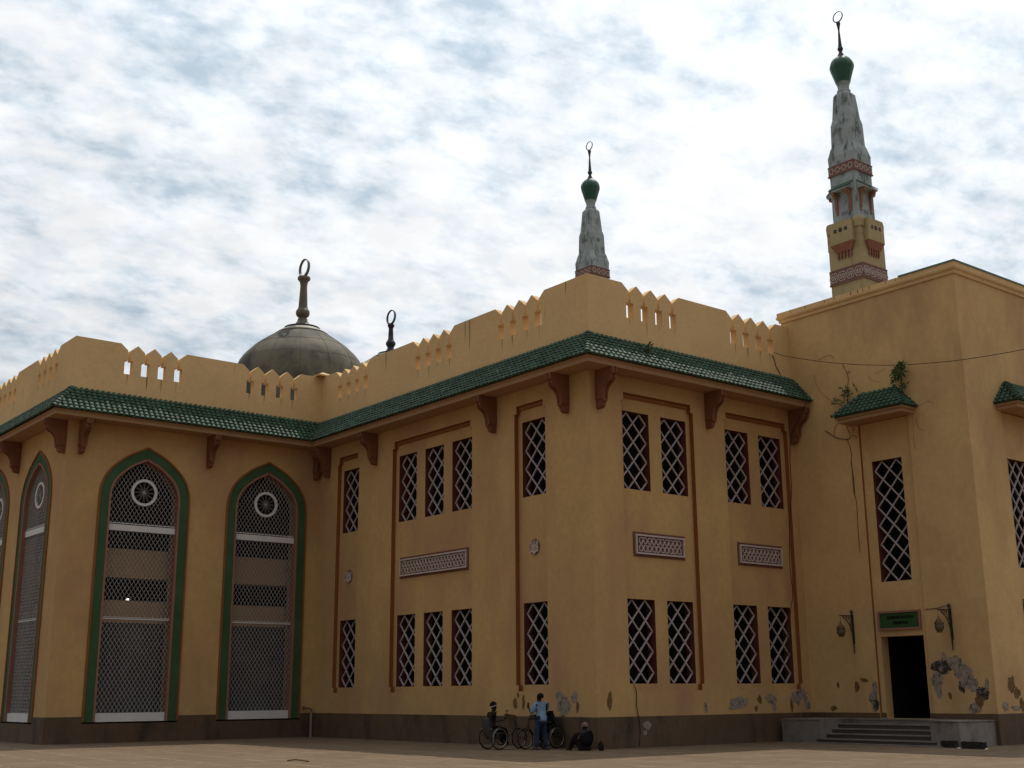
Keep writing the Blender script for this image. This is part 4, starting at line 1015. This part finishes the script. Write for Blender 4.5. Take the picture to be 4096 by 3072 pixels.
    def cant(mb):
        w=1.0; z0=41.05; e=.64
        mb.prism([(0,z0+.65),(e,z0+.15),(e,z0+.22),(0,z0+.74)],lambda p:(-w,-b-p[0],p[1]),lambda p:(w,-b-p[0],p[1]))
    obj4('canopy_tiles',four(cant,c),m_tile,t)
    def brks(mb):
        for uu in (0,):
            mb.prism([(0,41.04),(.56,41.04),(.54,40.84),(.32,40.72),(.17,40.5),(.15,39.85),(.10,39.6),(.05,39.45),(.04,39.2),(0,39.15)],lambda p:(uu-.11,-b-p[0],p[1]),lambda p:(uu+.11,-b-p[0],p[1]))
    for du in (-.66,.66):
        mb=MB(); brks(mb); mb.v=[(p[0]+du,p[1],p[2]) for p in mb.v]; obj4('bracket',(mb,c),m_mora,t)
    # upper band
    bd=MB(); sq(c,b+.05,42.67,43.50,bd); b_=obj('upper_band',bd,m_mred,t)
    mo=MB(); sq(c,b+.10,42.64,42.74,mo); sq(c,b+.08,43.44,43.53,mo); k=obj('moulding',mo,m_mred); adopt(k,b_)
    def stars(mb):
        o=-b-.07
        for i in range(4):
            u_=-.93+i*.62; n=12
            pts=[(u_+(.24 if k%2==0 else .15)*math.cos(2*math.pi*k/n),43.08+(.30 if k%2==0 else .19)*math.sin(2*math.pi*k/n)) for k in range(n)]
            for k in range(n): mb.bar((pts[k][0],o,pts[k][1]),(pts[(k+1)%n][0],o,pts[(k+1)%n][1]),.05,.04,up=(0,1,0))
            if i<3: mb.bar((u_+.24,o,43.16),(u_+.40,o,43.16),.035,.03,up=(0,1,0)); mb.bar((u_+.24,o,43.0),(u_+.40,o,43.0),.035,.03,up=(0,1,0))
    obj4('star_relief',four(stars,c),m_frame,b_,True)
    # spire
    sp=MB(); sq(c,b+.02,43.5,44.35,sp,b+.05,.05); sq(c,b+.05,44.35,45.15,sp,1.06,.08); sq(c,1.06,45.15,45.32,sp,1.02,.12)
    sq(c,1.03,45.28,47.3,sp,.98,.16); sq(c,.98,47.3,47.6,sp,.93,.2)
    sq(c,.92,47.55,49.9,sp,.72,.24); sq(c,.72,49.9,50.12,sp,.58,.2)
    sp.lathe((x,y,0),[(.50,50.1),(.56,50.25),(.56,50.4),(.46,50.5),(.47,50.8),(.55,51.1),(.60,51.16),(.4,51.2)],24)
    obj('spire',sp,m_mwhite,t)
    def rd(mb):
        F=lambda u_,d,z_:(u_,d,z_); mb.ring((0,46.6),.16,.21,F,-1.03,-.96,20); mb.ring((0,46.6),.04,.09,F,-1.03,-.96,14)
    obj4('spire_roundel',four(rd,c),m_mgrey,t)
    bu=MB(); pr=[(.60,51.14),(.70,51.5),(.85,52.0),(.97,52.4),(1.01,52.6),(.99,52.8),(.90,53.05),(.72,53.3),(.48,53.5),(.34,53.62),(.25,53.7)]
    bu.lathe((x,y,0),[(v.x,v.y) for v in smooth_pts([Vector((p,q_,0)) for p,q_ in pr],3)],12); obj('bulb',bu,m_mgreen,t)
    fn=MB(); fn.lathe((x,y,0),[(.42,53.5),(.26,53.75),(.15,54.0),(.13,54.12),(.20,54.2),(.24,54.34),(.20,54.48),(.14,54.56),(.17,54.62),(.15,54.7),(.08,55.9),(.07,56.05),(.11,56.4),(.17,56.7),(.18,56.82),(.12,56.85)],16); obj('finial',fn,m_finv,t,smooth=True)
    finial_ring((x,y,57.36),.50,.07,.055,m_find,t)
m_mgrey=mat('grey_recess_render',(.20,.22,.215),.9,.15,2,.15)
minaret(53.83,26.59,'tall white and yellow minaret with green bulb rising behind the plain entrance block')
minaret(54.06,58.4,'more distant minaret tip with green bulb, above the outer corner of the battlements')

# lamp behind the first arched screen
lb=MB(); lb.box((-7.86,BY+.95,5.34),(-7.76,BY+1.0,5.40)); tag(obj('ceiling_lamp',lb,m_lampl),'small lit lamp glowing behind the mesh of the larger arched screen','lamp')
lb=MB(); lb.box((-3.72,BY+.84,4.33),(-3.64,BY+.80,4.40)); tag(obj('ceiling_lamp',lb,m_lampl),'tiny lit lamp low behind the mesh of the arched screen nearest the inner corner','lamp')

# dark blocks by the podium
def block(x0,y0,x1,y1,h,label,seed):
    b=bmesh.new(); bmesh.ops.create_cube(b,size=1); bmesh.ops.subdivide_edges(b,edges=b.edges,cuts=4,use_grid_fill=True); rnd=random.Random(seed)
    for v in b.verts:
        f=1-.12*(abs(v.co.x*2)**4*abs(v.co.y*2)**4); v.co.x=(x0+x1)/2+v.co.x*(x1-x0)*f+rnd.uniform(-.012,.012); v.co.y=(y0+y1)/2+v.co.y*(y1-y0)*f+rnd.uniform(-.015,.015); v.co.z=h/2+v.co.z*h+(rnd.uniform(-.02,.012) if v.co.z>0 else 0)
    me=bpy.data.meshes.new('rough_block'); b.to_mesh(me); b.free(); me.materials.append(m_stone); o=bpy.data.objects.new('rough_block',me); S.collection.objects.link(o); return tag(o,label,'block')
block(8.0,-7.12,8.25,-6.62,.2,'shorter dark block lying against the marble podium',1); b2=block(7.78,-8.2,8.05,-7.45,.2,'longer dark block with pale chips at its ends, right of the podium corner',2)
ch=MB()
for yy in (-7.38,-8.27): ch.mesh([(7.78,yy-.07,.0),(7.9,yy-.03,.0),(7.86,yy+.07,.0),(7.76,yy+.04,.0),(7.83,yy,.04)],[(0,1,4),(1,2,4),(2,3,4),(3,0,4),(3,2,1,0)])
k=obj('pale_chip',ch,m_stonew); adopt(k,b2)

tw=MB(); a=pix(1150,3045,2,0); b=pix(1235,3049,2,0); tw.tube([a+Vector((0,0,.02)),a.lerp(b,.4)+Vector((.03,.05,.05)),b+Vector((0,0,.02))],.018,5); tw.tube([a.lerp(b,.4)+Vector((0,0,.04)),a.lerp(b,.6)+Vector((.1,-.2,.03))],.010,4)
tag(obj('fallen_twig',tw,m_stem),'dark forked twig lying on the sunlit paving in front of the arched wing','twig')
#PEOPLE_START#
# ------------------------------------------------------------------ people and hand-cranked tricycles
def skin(name,nodes,edges,root,mt,parent,sub=2):
    ks=list(nodes); me=bpy.data.meshes.new(name); me.from_pydata([nodes[k][0] for k in ks],[(ks.index(a),ks.index(b)) for a,b in edges],[])
    o=bpy.data.objects.new(name,me); S.collection.objects.link(o); o.parent=parent; me.materials.append(mt)
    md=o.modifiers.new('skin','SKIN'); md.use_smooth_shade=True; md.branch_smoothing=.4
    if not me.skin_vertices: 
        bpy.context.view_layer.update()
    for i,k in enumerate(ks):
        r=nodes[k][1]; me.skin_vertices[0].data[i].radius=(r,r) if not isinstance(r,tuple) else r
        me.skin_vertices[0].data[i].use_root=(k==root)
    s=o.modifiers.new('sub','SUBSURF'); s.levels=s.render_levels=sub
    return o
def lerp(a,b,t): return tuple(x+(y-x)*t for x,y in zip(a,b))
def add_hand(n,e,side,wr,fw,up,pre,curl=.5):
    """palm and five fingers growing from the wrist; fw finger direction, up back of hand"""
    w=Vector(wr); f=Vector(fw).normalized(); u=Vector(up); u=(u-f*u.dot(f)).normalized(); s=f.cross(u)*side
    n[pre+'palm']=(tuple(w+f*.05),(.034)); e.append((pre+'wrist',pre+'palm'))
    for i,(off,ln) in enumerate(((.030,.075),(.010,.085),(-.010,.080),(-.030,.062))):
        b=w+f*.095+s*off; m_=b+f*ln*.5-u*curl*.02; t_=b+f*ln*(.95-.3*curl)-u*curl*.06
        for k,(p,r) in enumerate(((b,.0095),(m_,.009),(t_,.0075))): n[f'{pre}f{i}{k}']=(tuple(p),r)
        e+=[(pre+'palm',f'{pre}f{i}0'),(f'{pre}f{i}0',f'{pre}f{i}1'),(f'{pre}f{i}1',f'{pre}f{i}2')]
    b=w+f*.045+s*.038; t_=b+f*.045+s*.025-u*.02
    n[pre+'t0']=(tuple(b),.011); n[pre+'t1']=(tuple(t_),.009); e+=[(pre+'palm',pre+'t0'),(pre+'t0',pre+'t1')]
def figure(loc,rz,label,J,parts,cap=None,group=None):
    """J joints (local: x forward, y left). parts: list of (name, material, keys with radii, edges)"""
    t=thing('person',loc,label,'person',group,rz)
    h=Vector(J['head']); fd=Vector(J.get('face',(1,0,0))).normalized(); lf=Vector((0,0,1)).cross(fd)
    n={'pelvis':(J['pelvis'],.10),'belly':(J['belly'],.095),'chest':(J['chest'],.09),'neck':(J['neck'],.052),
       'jaw':(tuple(h+Vector((0,0,-.075))+fd*.02),.062),'skull':(tuple(h+Vector((0,0,.02))-fd*.01),.092),'crown':(tuple(h+Vector((0,0,.075))-fd*.01),.062),
       'nose':(tuple(h+fd*.105+Vector((0,0,-.03))),.014),'chin':(tuple(h+fd*.065+Vector((0,0,-.11))),.028)}
    e=[('pelvis','belly'),('belly','chest'),('chest','neck'),('neck','jaw'),('jaw','skull'),('skull','crown'),('skull','nose'),('jaw','chin')]
    for sd,sg in (('l',1),('r',-1)):
        n[sd+'ear']=(tuple(h+lf*sg*.088-fd*.005),.016); e.append(('skull',sd+'ear'))
        n[sd+'sho']=(J[sd+'sho'],.046); n[sd+'elb']=(J[sd+'elb'],.042); n[sd+'wrist']=(J[sd+'wri'],.028)
        e+=[('chest',sd+'sho'),(sd+'sho',sd+'elb'),(sd+'elb',sd+'wrist')]
        fw=Vector(J[sd+'wri'])-Vector(J[sd+'elb']); add_hand(n,e,sg,J[sd+'wri'],J.get(sd+'fw',tuple(fw)),J.get(sd+'up',(0,0,1)),sd,J.get('curl',.6))
        n[sd+'hip']=(J[sd+'hip'],.088); n[sd+'kne']=(J[sd+'kne'],.060); n[sd+'ank']=(J[sd+'ank'],.042); n[sd+'toe']=(J[sd+'toe'],.038)
        e+=[('pelvis',sd+'hip'),(sd+'hip',sd+'kne'),(sd+'kne',sd+'ank'),(sd+'ank',sd+'toe')]
    # the palm key is attached to the wrist key
    b=skin('body',n,e,'pelvis',m_skin,t)
    # hair
    hb=MB(); c=h+Vector((0,0,.03))-fd*.018
    vs=[];
    for i in range(7):
        th=math.pi*.62*i/6
        for j in range(14):
            ph=2*math.pi*j/14; d=fd*math.cos(ph)+lf*math.sin(ph); cut=1 if math.cos(ph)<.3 else .72
            a=th*cut; vs.append(c+d*.116*math.sin(a)+Vector((0,0,.118*math.cos(a))))
    fs=[(i*14+j,i*14+(j+1)%14,(i+1)*14+(j+1)%14,(i+1)*14+j) for i in range(6) for j in range(14)]
    hb.mesh(vs,fs); o=obj('hair' if not cap else 'cap',hb,cap or m_hair,smooth=True); o.parent=t
    for nm,mt,keys,ed,rt in parts:
        nn={}
        for k,v in keys.items():
            r=v[1] if isinstance(v,tuple) and isinstance(v[0],tuple) else v
            p=v[0] if isinstance(v,tuple) and isinstance(v[0],tuple) else (n[k][0])
            nn[k]=(p,r)
        skin(nm,nn,ed,rt,mt,t)
    return t
def wheel(mb_t,mb_r,mb_s,c,r,yaxis=(0,1,0),spokes=16,guard=0):
    c=Vector(c); n=32; P=lambda rr,a,y=0: c+Vector((rr*math.cos(a),y,rr*math.sin(a)))
    mb_t.tube([P(r-.018,2*math.pi*k/n) for k in range(n)],.019,6,close=True)
    mb_r.tube([P(r-.042,2*math.pi*k/n) for k in range(n)],.010,5,close=True)
    if guard: mb_r.tube([P(r-.07,2*math.pi*k/n,guard) for k in range(n)],.009,5,close=True)
    for k in range(spokes):
        a=2*math.pi*k/spokes; mb_s.tube([P(.02,a+.4,.02*(-1)**k),P(r-.045,a)],.0028,4)
    mb_s.tube([c+Vector((0,-.045,0)),c+Vector((0,.045,0))],.026,8)
def tricycle(loc,rz,label,crank_up=True):
    t=thing('hand_cranked_tricycle',loc,label,'tricycle','hand cranked tricycles by the wall',rz)
    def add(nm,mb,mt,par=None,**k):
        o=obj(nm,mb,mt,**k); o.parent=par or t; return o
    rr=.345
    for y,x,r_,g_ in ((-.29,0,rr,-.03),(.29,0,rr,.03),(0,1.06,.315,0)):
        a,b,c=MB(),MB(),MB(); wheel(a,b,c,(x,y,r_),r_,guard=g_)
        w=add('wheel',c,m_iron); add('tyre',a,m_tyre,w,smooth=True); add('rim',b,m_rim,w,smooth=True)
    f=MB()
    f.tube([(0,-.33,rr),(0,.33,rr)],.015,6)
    for y in (-.23,.23):
        f.tube([(-.05,y,rr),(-.20,y,.42),(-.24,y,.75),(-.27,y,.96),(-.36,y,1.0)],.013,6); f.tube([(-.20,y,.48),(.30,y,.48),(.36,y,.30),(.38,y,.14)],.013,6)
        f.tube([(-.24,y,.72),(.10,y,.72),(.22,y,.66),(.24,y,.48)],.012,6); f.tube([(0,y,rr),(0,y,.48)],.013,6)
    f.tube([(.30,-.23,.46),(.30,.23,.46)],.013,6); f.tube([(.38,-.23,.14),(.38,.23,.14)],.012,6)
    f.tube([(.30,0,.46),(.55,0,.34),(.80,0,.50),(.93,0,.72)],.018,6)
    f.tube([(.93,0,.66),(.90,0,.80),(.86,0,.98)],.018,6)
    for y in (-.05,.05): f.tube([(.92,y*.8,.68),(1.06,y,.315)],.011,6)
    f.tube([(.84,-.03,.96),(.98,-.03,.66),(1.05,-.06,.33)],.007,5)
    add('frame',f,m_tframe,smooth=True)
    s=MB(); s.box((-.22,-.22,.47),(.24,.22,.53)); add('seat',s,m_cloth)
    bk=MB(); n=9; vs=[]
    rn=random.Random(4)
    for side in (0,.03):
        for i in range(n):
            for j in range(7):
                z=.40+.56*i/(n-1); y=-.225+.45*j/6; sag=.05*math.sin(math.pi*j/6)*math.sin(math.pi*i/(n-1)); vs.append((-.225-sag-side-.03*i/(n-1)+rn.uniform(-.006,.006),y,z))
    q=lambda k,i,j:k*n*7+i*7+j
    bk.mesh(vs,[(q(k,i,j),q(k,i,j+1),q(k,i+1,j+1),q(k,i+1,j)) for k in (0,1) for i in range(n-1) for j in range(6)]+[(q(0,n-1,j),q(0,n-1,j+1),q(1,n-1,j+1),q(1,n-1,j)) for j in range(6)]+[(q(0,i,j),q(0,i+1,j),q(1,i+1,j),q(1,i,j)) for i in range(n-1) for j in (0,6)])
    add('backrest',bk,m_cloth,smooth=True)
    ba=MB(); ba.tube([(-.27,-.26,.30+.33),(-.27,.26,.63)],.010,6); add('rear_bar',ba,m_rim)
    cs=MB(); cs.prism([(.44,.97),(.48,1.07),(.88,1.02),(.93,.95),(.88,.87),(.48,.90)],lambda p:(p[0],-.045,p[1]),lambda p:(p[0],.045,p[1])); c_=add('chain_case',cs,m_case)
    cr=MB(); cr.tube([(.50,-.06,.985),(.50,.06,.985)],.014,6); cr.tube([(.50,-.06,.985),(.47,-.07,1.15)],.009,6); cr.tube([(.50,.06,.985),(.44,.07,.86)],.009,6); add('crank',cr,m_tframe)
    gr=MB(); gr.tube([(.455,-.07,1.15),(.455,-.19,1.165)],.016,7); gr.tube([(.44,.07,.86),(.44,.19,.86)],.016,7); add('grip',gr,m_tyre,c_)
    fb=MB(); fb.box((.34,-.2,.12),(.56,.2,.135)); add('footboard',fb,m_tframe)
    fe=MB()
    for k in range(9):
        a0=math.radians(35+k*14); a1=math.radians(35+(k+1)*14); r=.345
        fe.face([(1.06+r*math.cos(a0),-.028,.315+r*math.sin(a0)),(1.06+r*math.cos(a1),-.028,.315+r*math.sin(a1)),(1.06+r*math.cos(a1),.028,.315+r*math.sin(a1)),(1.06+r*math.cos(a0),.028,.315+r*math.sin(a0))])
    add('mudguard',fe,m_tframe,fix=False)
    return t
tricycle((-2.2,2.38,0),R(2),'hand cranked tricycle carrying the man with the pale headband, facing the wall')
tricycle((-.40,1.78,0),R(183),'hand cranked tricycle largely hidden behind the man in the light blue shirt')
TE=[('hem','belly'),('belly','chest'),('chest','yoke'),('yoke','collar'),('yoke','lsho'),('lsho','lelb'),('yoke','rsho'),('rsho','relb')]
# 1 seated man with headband
J=dict(pelvis=(-.06,0,.60),belly=(-.08,0,.76),chest=(-.06,0,.98),neck=(-.02,0,1.14),head=(.02,0,1.30),face=(1,-.1,-.05),
  lsho=(-.05,.18,1.07),lelb=(.12,.24,.82),lwri=(.36,.16,.86),rsho=(-.06,-.18,1.08),relb=(-.36,-.26,1.05),rwri=(-.28,-.24,.84),
  lhip=(0,.09,.58),lkne=(.40,.11,.60),lank=(.42,.10,.22),ltoe=(.55,.11,.18),rhip=(0,-.09,.58),rkne=(.40,-.11,.60),rank=(.42,-.10,.22),rtoe=(.55,-.11,.18),rfw=(0,0,-1),rup=(-1,0,0))
p=figure((-2.2,2.38,0),R(2),'man with a pale headband seated in a tricycle, one elbow over the backrest',J,
 [('shirt',m_dark,{'hem':((-.06,0,.62),.145),'belly':.14,'chest':.14,'yoke':((-.05,0,1.06),.12),'collar':((-.03,0,1.12),.07),'lsho':.082,'lelb':.06,'rsho':.082,'relb':.062},TE,'chest'),
  ('trousers',m_black,{'pelvis':.135,'lhip':.10,'lkne':.082,'lank':.07,'rhip':.10,'rkne':.082,'rank':.07},[('pelvis','lhip'),('lhip','lkne'),('lkne','lank'),('pelvis','rhip'),('rhip','rkne'),('rkne','rank')],'pelvis')])
hbm=MB(); c=Vector((.005,0,1.325)); n=20; pts=[]
for k in range(n):
    a=2*math.pi*k/n; pts.append(c+Vector((.124*math.cos(a)-.01,.124*math.sin(a),.045*math.cos(a))))
for k in range(n):
    a,b=pts[k],pts[(k+1)%n]; hbm.face([a+Vector((0,0,-.014)),b+Vector((0,0,-.014)),b+Vector((0,0,.016)),a+Vector((0,0,.016))])
o=obj('headband',hbm,m_band,fix=False); o.parent=p
# 2 standing man, light blue shirt
J=dict(pelvis=(0,0,.90),belly=(-.01,0,1.05),chest=(-.01,0,1.27),neck=(.02,0,1.42),head=(.05,.0,1.545),face=(.9,.45,-.15),
  lsho=(0,.20,1.36),lelb=(.12,.27,1.08),lwri=(.30,.22,1.22),rsho=(0,-.20,1.36),relb=(.10,-.24,1.08),rwri=(.30,-.12,1.14),
  lhip=(0,.10,.88),lkne=(.03,.15,.48),lank=(0,.17,.08),ltoe=(.14,.19,.035),rhip=(0,-.10,.88),rkne=(.02,-.14,.48),rank=(-.03,-.17,.08),rtoe=(.10,-.21,.035),lfw=(.8,-.2,.5),rfw=(.9,.3,.2))
p=figure((-1.31,1.14,0),R(88),'standing man in a light blue shirt and jeans seen from behind, holding a phone',J,
 [('shirt',m_blue,{'hem':((-.03,0,.80),.185),'low':((-.02,0,.93),.18),'belly':.17,'chest':.165,'yoke':((-.01,0,1.345),.135),'collar':((.0,0,1.42),.075),'lsho':.095,'lelb':.078,'rsho':.095,'relb':.075},[('hem','low'),('low','belly')]+TE[1:],'chest'),
  ('trousers',m_jean,{'pelvis':.14,'lhip':.105,'lkne':.085,'lank':.078,'rhip':.105,'rkne':.085,'rank':.078},[('pelvis','lhip'),('lhip','lkne'),('lkne','lank'),('pelvis','rhip'),('rhip','rkne'),('rkne','rank')],'pelvis')])
for sd,y,x in (('l',.18,0),('r',-.18,-.03)):
    s_=MB(); s_.prism([(x-.09,.0),(x+.20,.0),(x+.21,.03),(x+.14,.06),(x+.04,.10),(x-.07,.10),(x-.10,.05)],lambda q_:(q_[0],y-.045,q_[1]),lambda q_:(q_[0],y+.045,q_[1])); o=obj('shoe',s_,m_shoe); o.parent=p
ph=MB(); ph.box((.36,.17,1.26),(.375,.24,1.40)); o=obj('mobile_phone',ph,m_iron); 
c_,s_=math.cos(R(88)),math.sin(R(88)); o.location=(-1.31,1.14,0); o.rotation_euler=(0,0,R(88)); tag(o,'small dark phone in the hand of the standing man','phone')
# 3 dark seated figure on the far tricycle
J=dict(pelvis=(-.05,0,.58),belly=(-.02,0,.74),chest=(.04,0,.94),neck=(.11,0,1.09),head=(.20,0,1.19),face=(1,.1,-.2),
  lsho=(.03,.19,1.03),lelb=(.16,.24,.78),lwri=(.40,.12,.86),rsho=(.03,-.19,1.03),relb=(.16,-.24,.78),rwri=(.40,-.12,.80),
  lhip=(0,.09,.56),lkne=(.40,.12,.58),lank=(.42,.11,.2),ltoe=(.55,.11,.17),rhip=(0,-.09,.56),rkne=(.40,-.12,.58),rank=(.42,-.11,.2),rtoe=(.55,-.11,.17))
figure((-.42,1.78,0),R(183),'person in black clothes seated on the tricycle behind the blue shirt',J,
 [('coat',m_black,{'hem':((-.06,0,.56),.19),'belly':.185,'chest':.18,'yoke':((.05,0,1.0),.15),'collar':((.1,0,1.08),.085),'lsho':.09,'lelb':.07,'rsho':.09,'relb':.07},TE,'chest'),
  ('trousers',m_black,{'pelvis':.135,'lhip':.11,'lkne':.095,'lank':.08,'rhip':.11,'rkne':.095,'rank':.08},[('pelvis','lhip'),('lhip','lkne'),('lkne','lank'),('pelvis','rhip'),('rhip','rkne'),('rkne','rank')],'pelvis')])
# 4 person on the ground with their back to us
J=dict(pelvis=(0,0,.13),belly=(.0,0,.26),chest=(-.01,0,.45),neck=(.03,0,.58),head=(.06,-.02,.675),face=(.9,.1,-.3),
  lsho=(0,.18,.53),lelb=(.08,.36,.33),lwri=(.18,.40,.12),rsho=(0,-.18,.53),relb=(.12,-.22,.32),rwri=(.34,-.10,.26),
  lhip=(.02,.11,.12),lkne=(.34,.26,.34),lank=(.30,.44,.06),ltoe=(.36,.55,.04),rhip=(.02,-.11,.12),rkne=(.40,-.16,.36),rank=(.55,-.08,.08),rtoe=(.66,-.06,.04))
figure((-.75,-.22,0),R(52),'person in a dark robe and knitted cap sitting on the ground, back to the camera',J,
 [('robe',m_black,{'hem':((.0,-.03,.10),.255),'belly':((.0,-.03,.30),.25),'chest':((-.01,-.02,.42),.22),'collar':((.02,0,.56),.075),'rsho':.09,'relb':.09},[('hem','belly'),('belly','chest'),('chest','collar'),('chest','rsho'),('rsho','relb')],'chest'),
  ('sleeve',m_dark,{'lsho':.085,'lelb':.07,'lwrist':.05},[('lsho','lelb'),('lelb','lwrist')],'lelb'),
  ('trousers',m_dark,{'pelvis':.15,'lhip':.11,'lkne':.09,'lank':.07,'rhip':.11,'rkne':.09,'rank':.07},[('pelvis','lhip'),('lhip','lkne'),('lkne','lank'),('pelvis','rhip'),('rhip','rkne'),('rkne','rank')],'pelvis')],cap=m_cap)
bg=bmesh.new(); bmesh.ops.create_icosphere(bg,subdivisions=3,radius=1); rn=random.Random(8)
for v in bg.verts:
    z=(v.co.z+1)/2; w=.115*(1-.55*z)+.01*math.sin(9*v.co.x+5*v.co.z); v.co=Vector((v.co.x*w*1.1-.02*z,v.co.y*w*.9,max(z*.31-.015,0)))
me=bpy.data.meshes.new('sack'); bg.to_mesh(me); bg.free(); me.materials.append(m_dark); o=bpy.data.objects.new('sack',me); S.collection.objects.link(o); o.location=(-.42,-.60,0); tag(o,'small dark sack propped at the building corner beside the sitting person','sack')
#PEOPLE_END#
